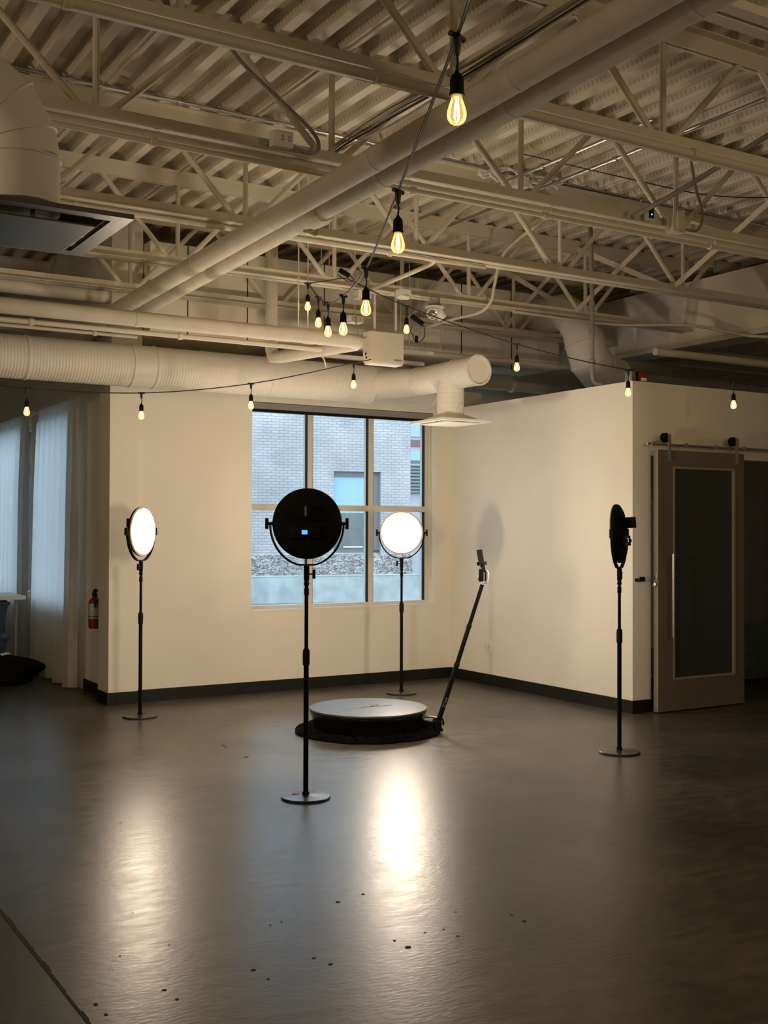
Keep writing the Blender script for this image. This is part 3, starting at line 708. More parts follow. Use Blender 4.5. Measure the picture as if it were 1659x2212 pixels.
mk('hanger_rod',tube(nb(),(7.55,9.75,3.1),(7.55,9.75,3.25),.006,6),'paint',gp)
# bent sheet metal duct behind the partition
t=thing('sheet_metal_elbow','cream sheet metal duct elbow rising behind the partition corner','air duct',(7.7,8.75,3.06))
b=nb(); ep=[(7.70,9.49,3.78),(7.70,9.05,3.76),(7.70,8.83,3.62),(7.71,8.75,3.40),(7.78,8.75,3.22),(7.92,8.75,3.10),(8.15,8.75,3.06)]
path(b,ep,[.19,.19,.195,.205,.21,.21,.205],32); mk('elbow_casing',b,'duct',t)
b=nb()
for i_ in (2,3,4,5):
    d_=(V(ep[i_+1])-V(ep[i_-1])); mk('gore_seam',lathe(nb(),[(.20,-.006),(.218,-.003),(.218,.003),(.20,.006)],ep[i_],d_,32),'duct',t)
conduit('round grey duct lying along the top of the door wall',[(8.15,8.75,3.06),(12.9,8.75,3.06)],.205,'grey',sm=1,cat='air duct')
conduit('cream pipe above the round grey duct over the door wall',[(7.3,7.35,3.09),(13,7.35,3.09)],.035,sm=1,cat='pipe')
# fluorescent strip channels beyond box
for i,(y_,z_,lab) in enumerate(((8.85,3.13,'white channel strip behind the white box unit, upper'),(9.0,3.05,'white channel strip behind the white box unit, lower'))):
    o=thing('channel_strip',lab,'channel',(5.2,y_,z_),'white channels near the window wall'); mk('channel_body',box(nb(),4.55,5.9,y_-.03,y_+.03,z_,z_+.035,.004),'white',o)
    for xx in (4.8,5.65): mk('hanger_rod',tube(nb(),(xx,y_,z_+.03),(xx,y_,zb),.004,6),'paint',o)
# cable bundles
t=thing('cable_bundle','loose bundle of pale and dark cables laid over the joists near the big pipes','cables',(2.9,4.5,3.62))
rr=random.Random(5)
for i in range(9):
    ox=rr.uniform(-.05,.05); oz=rr.uniform(0,.05)
    pts=[(3.14+ox,2.9,3.70+oz),(3.13+ox*.7,3.6,3.68+oz),(3.14+ox,4.42,3.67+oz),(3.08+ox,5.0,3.64+oz+rr.uniform(-.03,.01)),(3.16+ox*.6,5.70,3.69+oz),(3.2+ox,5.9,3.68+oz)]
    mk('cable',path(nb(),curve(pts,5),.0048,6),'rubber' if i==4 else ('paint' if i%2 else 'grey'),t)
t=thing('cable_tangle','crumpled pale cables and box on the joist top at upper centre right','cables',(5.2,6.8,4.15))
for i in range(10):
    pts=[]; x_=4.9+rr.random()*.2
    for k in range(6): pts.append((x_,6.78+rr.uniform(-.06,.06),4.15+rr.uniform(-.03,.06))); x_+=.13
    mk('cable',path(nb(),curve(pts,4),.009,6),'white',t)
mk('junction_box',box(nb(),5.25,5.37,6.72,6.82,4.09,4.17,.004),'white',t)
o=mk('hanging_wire',path(nb(),curve([(5.05,6.4,4.2),(5.6,5.9,3.98),(6.3,5.75,3.93),(7.0,5.6,4.0),(7.6,5.5,4.15)],8),.004,6),'rubber'); tag(o,'thin dark wire drooping under the deck at the right','wire')
# flexible conduit and outlet box at the middle joist
t=thing('outlet_box','white twin socket box on the joist with a looped flexible cable','outlet',(2.74,5.56,3.6))
ox=at(630,325,6.27)
bx=2.735
mk('box_body',box(nb(),bx-.06,bx+.055,5.575,5.635,3.60,3.685,.004),'white',t)
mk('face_plate',box(nb(),bx-.045,bx+.058,5.569,5.576,3.597,3.688,.002),'white',t)
b=nb()
for dx in (-.012,.03):
    for dz in (.012,-.006): box(b,bx+dx-.002,bx+dx+.001,5.567,5.570,3.643+dz-.004,3.643+dz+.006); box(b,bx+dx+.008,bx+dx+.011,5.567,5.570,3.643+dz-.004,3.643+dz+.006)
mk('slot_row',b,'blackm',t,sm=False)
mk('flexible_cable',path(nb(),curve([(2.42,5.66,4.15),(2.55,5.65,4.02),(2.78,5.64,3.86),(2.95,5.64,3.74),(2.985,5.63,3.66),(2.94,5.62,3.61),(2.80,5.61,3.62)],6),.011,8),'grey',t)
# small wifi sized box with blue light on the joist at right
t=thing('sensor_unit','small pale unit with a dark face and blue light on the right hand joist','sensor',(5.53,5.6,3.62))
mk('unit_case',box(nb(),5.495,5.565,5.605,5.638,3.60,3.705,.004),'white',t); mk('dark_face',box(nb(),5.51,5.552,5.600,5.606,3.62,3.695),'blackm',t,sm=False); mk('indicator_light',box(nb(),5.527,5.535,5.597,5.601,3.640,3.648),'led',t,sm=False)
mk('lead',path(nb(),curve([(5.565,5.62,3.63),(5.62,5.61,3.66),(5.70,5.60,3.63)],4),.004,6),'white',t)
t=thing('junction_box','cream junction box clamped to the right hand joist with a looped cable','junction box',(5.8,5.6,3.6))
mk('box_body',box(nb(),5.70,5.82,5.57,5.65,3.55,3.66,.003),'paint',t); mk('cover',box(nb(),5.735,5.80,5.555,5.57,3.565,3.69,.003),'paint',t)
mk('loop_cable',path(nb(),curve([(5.90,5.62,4.2),(5.95,5.6,3.9),(6.02,5.6,3.72),(5.97,5.6,3.60),(5.83,5.6,3.585)],6),.010,8),'grey',t)

# ---- white box unit, spot fixture, small boxes
t=thing('white_box_unit','square white box unit hanging below the joists above the window','equipment box',(4.97,8.1,3.03))
bx,by,bz=4.955,8.16,3.03
mk('box_shell',box(nb(),bx-.165,bx+.165,by-.055,by+.07,bz-.13,bz+.125,.008),'paint',t)
mk('light_base',box(nb(),bx-.15,bx+.16,by-.045,by+.068,bz-.145,bz-.13),'white',t,sm=False)
b=nb(); box(b,bx+.07,bx+.145,by-.058,by-.054,bz-.112,bz-.098); mk('name_strip',b,'grey',t,sm=False)
b=nb(); box(b,bx-.171,bx-.164,by-.0,by+.015,bz-.10,bz-.085); box(b,bx-.171,bx-.164,by+.01,by+.022,bz-.07,bz-.05); mk('side_switch',b,'blackm',t,sm=False)
for dx in (-.09,.12): mk('hanger_strap',box(nb(),bx+dx-.01,bx+dx+.01,by,by+.006,bz+.125,3.53),'paint',t,sm=False)
mk('cable_gland',path(nb(),curve([(bx-.165,by+.02,bz+.08),(bx-.21,by+.02,bz+.07),(bx-.24,by+.03,bz+.12),(bx-.25,by+.05,bz+.25)],5),.006,8),'grey',t)
pp=at(938,655,9.55)
t=thing('twin_spot_fixture','white twin headed spot fixture above the window','spot light',tuple(pp))
c0=pp
mk('canopy',lathe(nb(),[(.055,-.03),(.06,-.015),(.045,0),(.045,.05),(.03,.06)],c0,(0,0,1),24),'grey',t)
mk('canopy_plate',lathe(nb(),[(.0,-.034),(.085,-.034),(.085,-.026),(.055,-.02)],c0,(0,0,1),24),'white',t)
def head(off,dirv,lit=False):
    c=c0+V(off); d=V(dirv).normalized()
    h=mk('spot_head',lathe(nb(),[(.02,-.09),(.035,-.08),(.044,0),(.046,.02),(.040,.02),(.034,.005)],c,d,24,False),'white',t)
    mk('reflector',lathe(nb(),[(.040,.018),(.022,-.005),(.0,-.01)],c,d,20,False),'reflector',h)
    mk('swivel',tube(nb(),c0+V((off[0]*.4,off[1]*.4,-.03)),c-d*.04,.010,8),'white',t)
head((-.06,-.05,-.10),(-.35,-.9,-.25)); head((.09,.03,-.09),(.6,.0,-.8))
o=thing('ceiling_sensor','round based white sensor box left of the twin spots','sensor',tuple(at(870,636,9.45)))
c=at(870,636,9.45); mk('sensor_body',box(nb(),c.x-.055,c.x+.055,c.y-.04,c.y+.04,c.z-.015,c.z+.045,.01),'white',o); mk('sensor_lens',lathe(nb(),[(.06,-.015),(.055,-.03),(.03,-.035)],c,(0,0,1),20),'white',o)
c=at(780,637,9.4); o=mk('small_junction_box',box(nb(),c.x-.06,c.x+.06,c.y-.05,c.y+.05,c.z-.03,c.z+.035,.004),'white'); tag(o,'small white junction box behind the third hanging bulb','junction box')
c=at(765,690,9.7); o=thing('small_junction_box','small white junction box hanging above left of the white box unit','junction box',tuple(c)); mk('box_body',box(nb(),c.x-.06,c.x+.06,c.y-.05,c.y+.05,c.z-.03,c.z+.03,.004),'white',o); mk('hanger_rod',tube(nb(),c+V((0,0,.02)),(c.x,c.y,zb),.005,6),'paint',o)
# red alarm strobe on the partition top
t=thing('fire_alarm_strobe','small red fire alarm strobe with clear lens on top of the door wall','fire alarm',(6.62,6.8,2.72))
mk('back_box',box(nb(),6.548,6.60,6.86,6.94,2.716,2.80,.003),'silver',t); mk('spacer',box(nb(),6.60,6.615,6.85,6.93,2.716,2.80),'blackm',t,sm=False)
mk('strobe_case',box(nb(),6.615,6.70,6.84,6.92,2.716,2.81,.006),'red',t); mk('strobe_lens',box(nb(),6.632,6.69,6.832,6.842,2.724,2.75,.002),'white',t)

# ================================================================== FESTOON LIGHTS
BG='hanging filament bulbs'
proto=None
def bulb(p,label,yaw=0,s=1.0):
    global proto
    if proto is None:
        t=thing('string_light_bulb',label,'light bulb',(0,0,0),BG)
        b=nb(); tube(b,(-.026,0,0),(.026,0,0),.0075,10); lathe(b,[(.006,-.045),(.009,-.03),(.011,-.01),(.011,.004)],(0,0,0),seg=12); mk('connector',b,'rubber',t,local=True)
        mk('drop_cord',path(nb(),curve([(0,0,-.04),(.003,0,-.06),(-.002,0,-.085)],4),.0032,8),'rubber',t,local=True)
        so_=mk('socket',lathe(nb(),[(.004,-.080),(.007,-.086),(.014,-.094),(.0165,-.102),(.0165,-.132),(.0185,-.134),(.0185,-.140),(.0165,-.141)],(0,0,0),seg=20),'blackm',t,local=True)
        mk('glass_bulb',lathe(nb(),[(.0125,-.140),(.0135,-.148),(.018,-.160),(.0222,-.174),(.0232,-.184),(.0215,-.194),(.016,-.202),(.008,-.2065),(.001,-.2075)],(0,0,0),seg=24,caps=False),'bulb',t,local=True)
        b=nb(); lathe(b,[(.005,-.140),(.005,-.148),(.002,-.152)],(0,0,0),seg=10); mk('glass_stem',b,'white',t,local=True)
        b=nb()
        for k in range(4):
            a=k*PI/2; tube(b,(.003*math.cos(a),.003*math.sin(a),-.152),(.007*math.cos(a),.007*math.sin(a),-.190),.0016,6)
        mk('filament',b,'filament',t,local=True)
        proto=t
    else:
        t=copytree(proto); t['label']=label; t['group']=BG; t['category']='light bulb'
    t.location=p; t.rotation_euler=(0,0,yaw); return t
S1=[(985,72,2.62,'large glowing filament bulb nearest the camera, at the top centre'),
    (858,410,3.75,'second filament bulb down the sloping cable, in front of the middle joist'),
    (789,578,4.9,'third filament bulb down the sloping cable, lower left of the second'),
    (740,638,5.9,'rightmost bulb of the sagging cluster of four, left of the third big bulb'),
    (707,654,6.9,'lowest bulb at the bottom of the sagging cable loop'),
    (686,641,7.7,'small bulb on the rising left side of the sagging cable loop'),
    (663,611,8.5,'leftmost and highest small bulb of the sagging cable loop')]
S2=[(877,660,8.45,'small glowing bulb just above the right corner of the white box unit'),
    (1116,742,8.6,'small bulb hanging right of the capped round duct'),
    (1357,797,8.75,'small bulb in front of the top corner of the right partition'),
    (1585,824,8.9,'small bulb over the door wall at the right edge')]
S3=[(56,840,8.35,'small bulb in front of the curtains, at the left edge'),
    (304,850,8.75,'small bulb against the wall above the left ring of light'),
    (541,829,9.0,'small bulb at the top left corner of the window'),
    (763,784,9.2,'small bulb in front of the round duct, above the window middle')]
for L_ in (S1,S2,S3):
    for i,(px,py,t_,lab) in enumerate(L_): bulb(at(px,py,t_),lab,-YAW+(.9 if L_ is S1 and i<6 else 0))
def cable(label,pts,r=.0042,n=8):
    o=mk('string_light_cable',path(nb(),curve(pts,n),r,8),'rubber'); tag(o,label,'cable','string light cables'); return o
pts=[at(1060,-150,1.95),at(1022,-45,2.3)]+[at(px,py,t) for px,py,t,_ in S1]
sloping=cable('black string light cable sloping down from the top centre',pts,.0045)
t=cable('black string light cable running to the right past the partition',[at(663,611,8.5),at(700,606,8.5),at(738,600,8.5),at(760,606,8.48)]+[at(px,py,t) for px,py,t,_ in S2]+[at(1700,836,9.0),at(1900,850,9.2)])
cable('black string light cable running left from the white box unit',[at(-160,812,8.0)]+[at(px,py,t) for px,py,t,_ in S3]+[at(800,776,9.25)])
# silver guy wire twisted with the sloping cable
mk('guy_wire',path(nb(),curve([p+V((.006,0,.006)) for p in pts[2:]],10),.0018,6),'silver',sloping)
# plug clumps
t=thing('cable_plug','black plug and adaptor where the string light cables meet','plug',tuple(at(745,590,8.5)))
c=at(742,588,8.5); b=nb(); obox(b,c,((RT+V((0,0,-.6))).normalized(),FW,(RT*.6+V((0,0,1))).normalized()),(.045,.012,.018),.005); mk('adaptor_body',b,'blackm',t)
mk('cord',path(nb(),curve([c+V((.03,-.02,-.01)),c+V((.07,-.02,-.05)),c+V((.03,0,-.06)),c+V((-.06,0,-.02))],5),.004,8),'rubber',t)
t=thing('cable_plug','black plug with a looped cord beside the white box unit','plug',tuple(at(905,690,9.3)))
c=at(900,690,9.3); b=nb(); obox(b,c,((RT+V((0,0,-.7))).normalized(),FW,(RT*.7+V((0,0,1))).normalized()),(.06,.015,.02),.005); obox(b,c+RT*-.005+V((0,0,-.16)),(RT,FW,V((0,0,1))),(.014,.014,.03),.004); mk('adaptor_body',b,'blackm',t)
mk('cord',path(nb(),curve([at(890,704,9.3),at(885,715,9.3),at(891,722,9.3),at(893,732,9.3),at(903,738,9.3),at(915,728,9.3),at(916,708,9.3),at(908,695,9.3)],6),.004,8),'rubber',t)

# ================================================================== ROUND LED LIGHT STANDS
CENT=V((4.27,7.24,0))
def lamp(pos,hz,label,tilt=0,aim=None,extra=False,turn=None):
    aim = aim or CENT
    d=(aim-V(pos)); ang=math.atan2(d.y,d.x)-PI/2 if turn is None else turn
    t=thing('led_light_stand',label,'light stand',(pos[0],pos[1],0),'round LED lights on stands',ang)
    L=dict(parent=t,local=True)
    b_=mk('base',lathe(nb(),[(.130,0),(.137,.003),(.137,.010),(.134,.013),(.03,.019),(.02,.022)],seg=56),'platetop',**L)
    mk('lower_pole',tube(nb(),(0,0,.018),(0,0,.75),.0145,20),'black',**L)
    mk('pole_foot',lathe(nb(),[(.020,.018),(.020,.034),(.0145,.038)],seg=20),'black',**L)
    mk('height_collar',lathe(nb(),[(.0145,.735),(.0195,.74),(.0205,.80),(.019,.815),(.0195,.82),(.012,.832)],seg=20),'blackm',**L)
    zc=hz
    zb_=zc-.232
    mk('upper_pole',tube(nb(),(0,0,.80),(0,0,zb_-.08),.0108,18),'black',**L)
    mk('stand_socket',lathe(nb(),[(.0108,zb_-.17),(.014,zb_-.165),(.014,zb_-.13),(.010,zb_-.125),(.010,zb_-.115),(.0155,zb_-.11),(.0155,zb_-.10),(.012,zb_-.09),(.0155,zb_-.08),(.0165,zb_-.004)],seg=20),'black',**L)
    b=nb(); tube(b,(-.012,0,zb_-.05),(.036,0,zb_-.05),.004,8); obox(b,V((.042,0,zb_-.05)),(V((1,0,0)),V((0,1,0)),V((0,0,1))),(.008,.010,.025),.004)
    mk('socket_knob',b,'blackm',**L)
    # yoke
    pts=[]
    for k in range(0,37):
        a=PI+PI*k/36; x=.205*math.cos(a); z=.232*math.sin(a)
        z=max(z,-.226); pts.append((x,z))
    b=nb(); prev=None
    for (x,z) in pts:
        rr_=V((x,0,z)).normalized(); ring=[b.verts.new(V((x,yy,zc+z))+rr_*o2) for yy,o2 in ((-.011,0),(.011,0),(.011,.009),(-.011,.009))]
        if prev:
            for j in range(4): q=(j+1)%4; b.faces.new((prev[j],prev[q],ring[q],ring[j]))
        else: b.faces.new(ring)
        prev=ring
    b.faces.new(prev[::-1]); mk('yoke',b,'black',**L)
    # tilting head: x right, y = facing direction
    ct,st=math.cos(tilt),math.sin(tilt)
    ax=V((0,ct,st)); up=V((0,-st,ct)); c0=V((0,0,zc))
    hd=mk('light_panel',lathe(nb(),[(.03,-.026),(.12,-.025),(.170,-.020),(.193,-.008),(.198,0),(.1985,.013),(.190,.014)],c0,ax,64),'blackm',**L)
    mk('front_bezel',lathe(nb(),[(.1970,.012),(.1988,.013),(.1980,.0185),(.184,.0215),(.182,.013)],c0,ax,64,False),'rim',hd,local=True)
    mk('diffuser',lathe(nb(),[(.1825,.0135),(.15,.0165),(.08,.018),(.001,.0185)],c0,ax,64,False),'lamp',hd,local=True)
    for s in (-1,1):
        b=nb(); tube(b,V((s*.192,0,zc)),V((s*.220,0,zc)),.0085,12); lathe(b,[(.008,0),(.012,.004),(.012,.010)],(s*.190,0,zc),(s,0,0),12)
        obox(b,V((s*.229,0,zc)),(V((1,0,0)),V((0,1,0)),V((0,0,1))),(.0085,.012,.031),.005)
        mk('tilt_knob',b,'blackm',**L)
    X=V((1,0,0))
    b=nb(); obox(b,c0-ax*.065+up*.068,(X,ax,up),(.042,.045,.036),.004); mk('battery_pack',b,'blackm',hd,local=True)
    b=nb(); obox(b,c0-ax*.112+up*.068-X*-.018,(X,ax,up),(.005,.001,.026)); mk('battery_label',b,'grey',hd,local=True)
    b=nb(); obox(b,c0-ax*.036-up*.052,(X,ax,up),(.088,.018,.034),.004); cp=mk('control_panel',b,'glossblack',hd,local=True)
    b=nb(); obox(b,c0-ax*.0545-up*.048-X*-.0,(X,ax,up),(.016,.0008,.012)); mk('lcd_screen',b,'lcd',hd,local=True)
    b=nb()
    for xx in (.055,-.055): lathe(b,[(.010,0),(.010,.012),(.008,.013)],c0-ax*.053-up*.052+X*xx,-ax,16)
    mk('control_dial',b,'blackm',hd,local=True)
    b=nb(); obox(b,V((-.055,0,.0178)),(V((1,0,0)),V((0,1,0)),V((0,0,1))),(.022,.005,.0008)); mk('base_mark',b,'blackm',b_,local=True)
    return t
lamp((2.91,5.616,0),1.527,'round LED light seen from its black back, nearest the camera, with small blue screen')
lamp((3.02,8.686,0),1.472,'lit round LED light by the left wall pilaster, seen at an angle')
lamp((5.495,8.725,0),1.463,'lit round LED light on a stand facing the camera before the window')
lamp((5.31,5.68,0),1.472,'round LED light seen edge-on at the right, before the bright partition',tilt=math.radians(-4))

# ================================================================== ROTATING PLATFORM WITH PHONE ARM
PC=V((4.268,7.236,0))
rg=mk('fluffy_rug',nb() if False else (lambda b: b)(nb()),'rug') if False else None
b=nb(); seg=160; rings=[]
rr=random.Random(11)
for (rad,z) in [(.0,.03),(.3,.032),(.42,.034),(.46,.036),(.49,.036),(.515,.032),(.53,.022),(.538,.010),(.53,.0)]:
    ring=[]
    for j in range(seg):
        a=2*PI*j/seg; k=1+(.012*math.sin(5*a)+.009*math.sin(13*a+1)+rr.uniform(-.008,.008) if rad>.4 else 0)
        ring.append(b.verts.new((PC.x+max(rad,.001)*k*math.cos(a),PC.y+max(rad,.001)*k*math.sin(a),z*(1+rr.uniform(-.35,.35)) if z>.005 else 0)))
    rings.append(ring)
for i in range(len(rings)-1):
    for j in range(seg): k=(j+1)%seg; b.faces.new((rings[i][j],rings[i][k],rings[i+1][k],rings[i+1][j]))
rg=thing('fluffy_rug','round black fluffy rug under the turning platform','rug',(PC.x,PC.y,0))
mk('rug_pad',b,'rug',rg)
b=nb()
for i in range(5200):
    a=rr.random()*2*PI; rad=rr.uniform(.45,.535)+rr.gauss(0,.004); z=.034*min(1,(.545-rad)/.03)
    p=V((PC.x+rad*math.cos(a),PC.y+rad*math.sin(a),max(.002,z-.008))); o_=V((math.cos(a)+rr.gauss(0,.8),math.sin(a)+rr.gauss(0,.8),0))*.010+V((0,0,rr.uniform(.004,.014))); s_=V((-math.sin(a),math.cos(a),0))*.0018
    v=[b.verts.new(p-s_),b.verts.new(p+s_),b.verts.new(p+o_)]; b.faces.new(v)
fz=mk('fur_pile',b,'rug',rg,sm=False); fz['kind']='stuff'
t=thing('turning_platform','low round black photo booth platform standing on a rug mid floor','platform',(PC.x,PC.y,.035))
mk('platform_drum',lathe(nb(),[(.400,.036),(.408,.04),(.412,.07),(.428,.140),(.434,.150),(.434,.162)],PC,(0,0,1),80),'glossblack',t)
mk('platform_top',lathe(nb(),[(.430,.162),(.4365,.164),(.4365,.175),(.4345,.1775),(.0,.1778)],PC,(0,0,1),80,False),'platetop',t)
b=nb()
for (ang_,r0,r1,w_) in ((.2,-.22,.12,.003),(-.15,-.05,.2,.012),(.5,.02,.16,.008)):
    d1=V((math.cos(ang_),math.sin(ang_),0)); n1=V((-d1.y,d1.x,0)); vs=[]
    for k in range(9): vs.append(PC+d1*(r0+(r1-r0)*k/8)+n1*w_*rr.uniform(.3,1)+V((0,0,.1786)))
    vs2=[v-n1*w_*rr.uniform(.8,1.6) for v in vs]
    A=[b.verts.new(v) for v in vs]; B=[b.verts.new(v) for v in vs2]
    for k in range(8): b.faces.new((A[k],A[k+1],B[k+1],B[k]))
mk('scuff_mark',b,'hole',t,sm=False)
# arm
AO=V((.8545,-.5195,0)); AN=FW.copy()   # outward is across the picture
hg=PC*1.0+V((0,0,0)); hinge=at(948,1560,8.33)
arm=thing('phone_arm','slanting black selfie arm holding a phone, hinged beside the platform','camera arm',tuple(V((hinge.x,hinge.y,0))))
root=PC+(hinge-PC).normalized()*.39; root.z=.085
h0=hinge.copy()
b=nb(); dv=(h0-root); obox(b,(root+h0)/2+V((0,0,-.012)),(dv.normalized(),V((-dv.y,dv.x,0)).normalized(),dv.normalized().cross(V((-dv.y,dv.x,0)).normalized())),(dv.length/2+.01,.02,.018),.004)
mk('mount_bracket',b,'black',arm)
mk('clamp_lever',path(nb(),[root+V((.03,-.01,.025)),root+V((.07,-.03,.03)),root+V((.12,-.07,.022))],.008,8),'brushed',arm)
b=nb(); obox(b,h0+V((0,0,-.01)),(AO,AN,V((0,0,1))),(.024,.022,.042),.004); obox(b,h0+V((0,0,-.05))+AO*.012,(AO,AN,V((0,0,1))),(.022,.016,.010),.003); mk('hinge_block',b,'black',arm)
for dy,rr_ in ((-.03,.040),(-.02,.034),(.02,.034),(.03,.040)):
    cc=h0+AN*dy+V((0,0,.004)); mk('spring_hoop',path(nb(),[cc+AO*rr_*math.cos(a*PI/18)+V((0,0,1))*rr_*math.sin(a*PI/18)+AO*0 for a in range(-3,22)],.003,8),'black',arm)
top=at(1042,1262,8.33)
m1=h0.lerp(top,.42); m2=h0.lerp(top,.70)
mk('arm_tube',tube(nb(),h0+V((0,0,.01)),m1,.0185,20),'black',arm); mk('arm_tube',tube(nb(),m1,m2,.0165,20),'black',arm); mk('arm_tube',tube(nb(),m2,top,.0145,20),'black',arm)
dv=(top-h0).normalized()
b=nb(); lathe(b,[(.0185,-.015),(.0205,-.012),(.0205,.012),(.0165,.015)],m1,dv,20); lathe(b,[(.0165,-.015),(.0185,-.012),(.0185,.012),(.0145,.015)],m2,dv,20); mk('twist_lock',b,'blackm',arm)
# spring head
sd=V((0,0,1))*.97-RT*.1; hc=at(1043,1242,8.33)
b=nb(); obox(b,hc-RT*.012,(RT,FW,V((0,0,1))),(.018,.018,.045),.004); obox(b,hc+RT*.02+V((0,0,-.005)),(RT,FW,V((0,0,1))),(.007,.012,.040),.003); mk('spring_head',b,'black',arm)
b=nb()
path(b,curve([hc+RT*.010+V((0,0,.045)),hc+RT*.036+V((0,0,.03)),hc+RT*.045+V((0,0,-.01)),hc+RT*.034+V((0,0,-.048)),hc+RT*.010+V((0,0,-.062))],5),.003,8)
path(b,curve([hc-RT*.025+V((0,0,.0)),hc-RT*.034+V((0,0,-.015)),hc-RT*.030+V((0,0,-.035)),hc-RT*.01+V((0,0,-.055))],5),.003,8)
mk('spring_hoop',b,'silver',arm)
b=nb(); lathe(b,[(.014,-.012),(.014,.012)],hc+V((0,0,.048)),RT,16); tube(b,hc+V((0,0,.04))-RT*.015,hc+V((0,0,.075))-RT*.022,.006,10); mk('ball_joint',b,'silver',arm)
# phone holder (part of the arm) and the phone itself
pc=at(1039,1208,8.33); pu=(V((0,0,1))-RT*.17).normalized(); pn=(CENT+V((0,0,1.1))-pc); pn.z=0; pn.normalize(); pn=(pn-pu*pn.dot(pu)).normalized()
pn=(pn*.82-FW*.45).normalized(); pn=(pn-pu*pn.dot(pu)).normalized()
ps=pu.cross(pn)
b=nb()
hcc=pc-pu*.030-pn*.010
obox(b,hcc,(ps,pn,pu),(.048,.006,.012),.003)
for s in (-1,1): obox(b,hcc+ps*s*.045+pn*.008,(ps,pn,pu),(.006,.014,.013),.003)
obox(b,hcc-pu*.03,(ps,pn,pu),(.010,.008,.035),.003)
mk('phone_clamp',b,'black',arm)
ph=thing('smartphone','dark smartphone held upright in the clamp at the top of the arm','phone',tuple(pc))
b=nb(); obox(b,pc,(ps,pn,pu),(.0375,.004,.074),.004); mk('phone_case',b,'blackm',ph)
b=nb(); obox(b,pc+pn*.0043,(ps,pn,pu),(.034,.0005,.070)); mk('phone_screen',b,'glossblack',ph,sm=False)
b=nb(); obox(b,pc-pn*.006+pu*.048+ps*.015,(ps,pn,pu),(.015,.0015,.018),.003); mk('camera_bump',b,'black',ph)
# ring mark and lettering on the lower tube
fdir=-FW; cm=h0.lerp(top,.115)
sx=dv.cross(fdir).normalized()      # across the tube
def on(s,w): return h0.lerp(top,s)+(-FW)*.0188+sx*w
b=nb(); cc=h0.lerp(top,.13); prev=[]
path(b,[cc+(-FW)*.0186+dv*.012*math.cos(a*PI/12)+(dv.cross(-FW)).normalized()*.009*math.sin(a*PI/12) for a in range(3,23)],.0014,6)
mk('ring_mark',b,'grey',arm)
tc=bpy.data.curves.new('lettering','FONT'); tc.body='orca'; tc.size=.022; tc.extrude=.0004
to=bpy.data.objects.new('lettering',tc); C.objects.link(to)
bpy.context.view_layer.update()
me=bpy.data.meshes.new_from_object(to); bpy.data.objects.remove(to)
lo=bpy.data.objects.new('lettering',me); C.objects.link(lo); me.materials.append(M['grey'])
# text x axis runs up the tube, its y axis points to the left in view
tx=dv; tz=-FW; tz=(tz-tx*tz.dot(tx)).normalized(); ty=tz.cross(tx)
mm=Matrix((tx,ty,tz)).transposed().to_4x4(); mm.translation=cc+tz*.0187+tx*.018-ty*.006
me.transform(Matrix.Translation(-V((hinge.x,hinge.y,0)))@mm); lo.parent=arm

# ================================================================== OUTSIDE THE WINDOW
u=V((math.cos(math.radians(-9.3)),math.sin(math.radians(-9.3)),0)); nv=V((-u.y,u.x,0)); Z=V((0,0,1))
F0=FW*33
GZ=-.45
def fo(bm,s0,s1,d0,d1,z0,z1,F=F0):
    obox(bm,F+u*((s0+s1)/2)+nv*((d0+d1)/2)+Z*((z0+z1)/2),(u,nv,Z),(abs(s1-s0)/2,abs(d1-d0)/2,abs(z1-z0)/2)); return bm
o=struct('ground_outside',box(nb(),3.4,80,10.41,90,GZ-.1,GZ),'asphalt')
bd=thing('brick_building','painted brick building with stone footing seen through the window','building',tuple(F0))
b=nb(); WS0,WS1,WZ0,WZ1=-1.56,-.10,.80,3.15
fo(b,-16,WS0,0,.4,.75,9); fo(b,WS1,.84,0,.4,.75,9); fo(b,WS0,WS1,0,.4,WZ1,9)
fo(b,.5,.84,.4,7,.75,9)
o_=mk('brick_wall',b,'brick',bd,sm=False)
b=nb(); fo(b,-16,.89,-.05,.4,GZ,.75); 
mk('stone_footing',b,'stone',bd,sm=False)
wn=mk('window_surround',fo(fo(fo(fo(nb(),WS0,WS1,.10,.2,WZ1-.14,WZ1),WS0,WS1,.10,.2,WZ0,WZ0+.08),WS1-.2,WS1,.10,.2,WZ0,WZ1),WS0,WS0+.03,.10,.2,WZ0,WZ1),'extframe',bd,sm=False)
mk('window_blind',fo(nb(),WS0+.03,WS1-.2,.16,.18,1.95,WZ1-.14),'blind',wn,sm=False)
mk('dark_pane',fo(nb(),WS0+.03,WS1-.2,.17,.18,WZ0+.08,1.95),'paledark',wn,sm=False)
b=nb(); fo(b,WS0+.35,WS0+.95,.13,.165,.95,.985); mk('papers_on_sill',b,'white',wn,sm=False)
F1=FW*30.5
br=thing('concrete_barrier','low pale concrete barrier wall in front of the brick building','barrier',tuple(F1))
b=nb(); fo(b,-16,1.07,0,.35,GZ,.235,F1); mk('barrier_wall',b,'concrete',br,sm=False)
mk('barrier_cap',fo(nb(),-16,1.08,-.01,.36,.235,.255,F1),'concrete',br,sm=False)
b=nb()
for s in (-4.6,-1.2,2.2):
    c=FW*25.5+RT*s; d1=(FW*.93-RT*1.6).normalized(); n1=V((-d1.y,d1.x,0)); obox(b,c+Z*(GZ+.004),(d1,n1,Z),(1.6,.06,.004))
o=mk('parking_lines',b,'yellow',sm=False); tag(o,'yellow painted lines on the asphalt outside the window','road marking')
F2=FW*46+RT*1.2
b2=thing('far_building','far pale building with louvres and a maroon band at the window right edge','building',tuple(F2))
mk('facade',fo(nb(),-3,14,0,2,GZ,14,F2),'plaster',b2,sm=False)
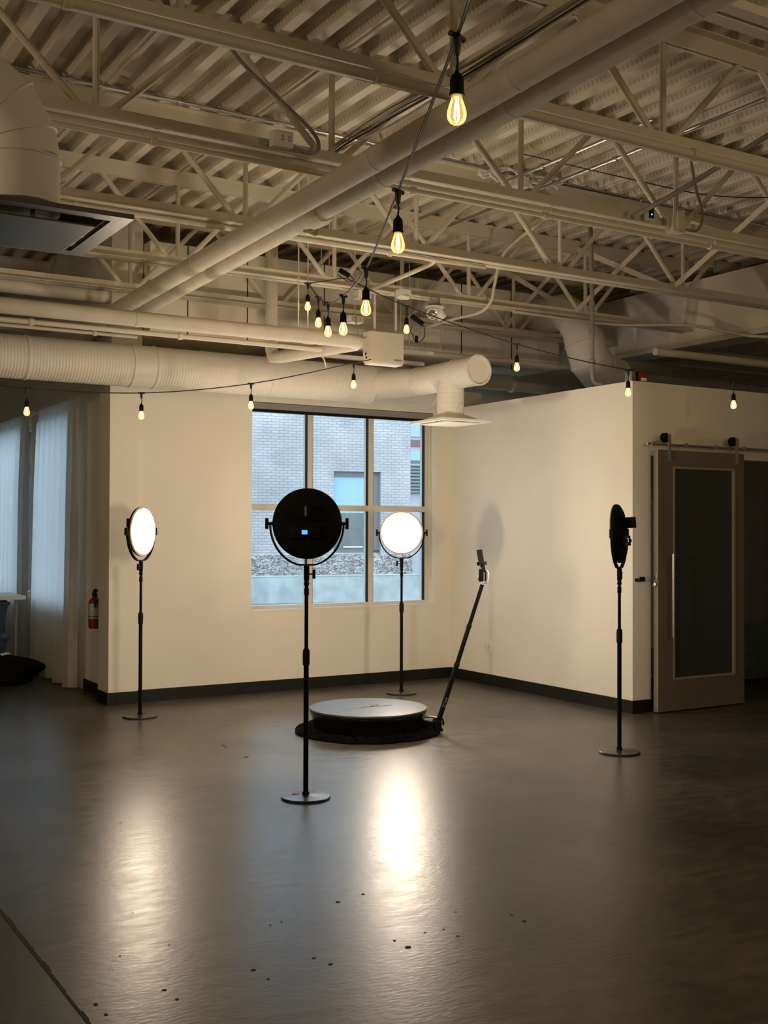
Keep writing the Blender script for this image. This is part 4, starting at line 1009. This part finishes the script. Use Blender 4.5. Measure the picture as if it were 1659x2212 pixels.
mk('maroon_band',fo(nb(),-3,14,-.05,0,4.85,5.12,F2),'maroon',b2,sm=False)
mk('window_band',fo(nb(),-3,14,-.05,0,4.28,4.65,F2),'paleglass',b2,sm=False)
mk('window_band',fo(nb(),-3,14,-.05,0,5.25,5.75,F2),'paleglass',b2,sm=False)
b=nb()
for k in range(9):
    z=3.02+k*.135
    obox(b,F2+u*5-nv*.08+Z*z,(u,(nv+Z*.5).normalized(),(Z-nv*.5).normalized()),(8,.08,.02))
mk('louvre',b,'louver',b2,sm=False)
mk('louvre_back',fo(nb(),-3,14,-.03,0,2.95,4.25,F2),'extframe',b2,sm=False)

# ================================================================== LIGHT
M['globe']=emission('fill_globe_glow',(1.0,.78,.50),1.0)  # glow of the added fill globes
def globe(x,y,z,power,label):  # unseen globe on a cord, added as warm ambient fill without a known source
    t=thing('fill_globe',label,'fill light',(x,y,z),'added fill globes outside the frame')
    r=.22; m=M['globe'].copy(); m.node_tree.nodes['Emission'].inputs[1].default_value=power/(PI*4*PI*r*r)
    mk('fill_globe_shell',lathe(nb(),[(max(.001,r*math.sin(a*PI/16)),-r*math.cos(a*PI/16)) for a in range(17)],(x,y,z),seg=32,caps=False),m,t)
    mk('cord',tube(nb(),(x,y,z+r),(x,y,zb),.004,6),'rubber',t); mk('fill_globe_cup',lathe(nb(),[(.05,-.03),(.05,0)],(x,y,zb),seg=20),'black',t)
globe(-2.6,5.2,2.7,118,'added unseen fill globe left of the large square diffuser')
globe(.2,-2.0,2.7,25,'added unseen fill globe right behind the camera')
globe(5.2,-.6,2.7,98,'added unseen fill globe in the front right part of the hall')
w=bpy.data.worlds.new('overcast_sky'); S.world=w; w.use_nodes=True
bgN=w.node_tree.nodes['Background']; bgN.inputs[0].default_value=(.62,.81,1.0,1); bgN.inputs[1].default_value=5.0

S.view_settings.view_transform='Standard'; S.view_settings.look='None'; S.view_settings.gamma=1; S.view_settings.exposure=0
S.view_settings.use_curve_mapping=False
S.cycles.max_bounces=10; S.cycles.diffuse_bounces=6; S.cycles.glossy_bounces=4; S.cycles.transparent_max_bounces=12
S.cycles.sample_clamp_indirect=6; S.cycles.use_denoising=True
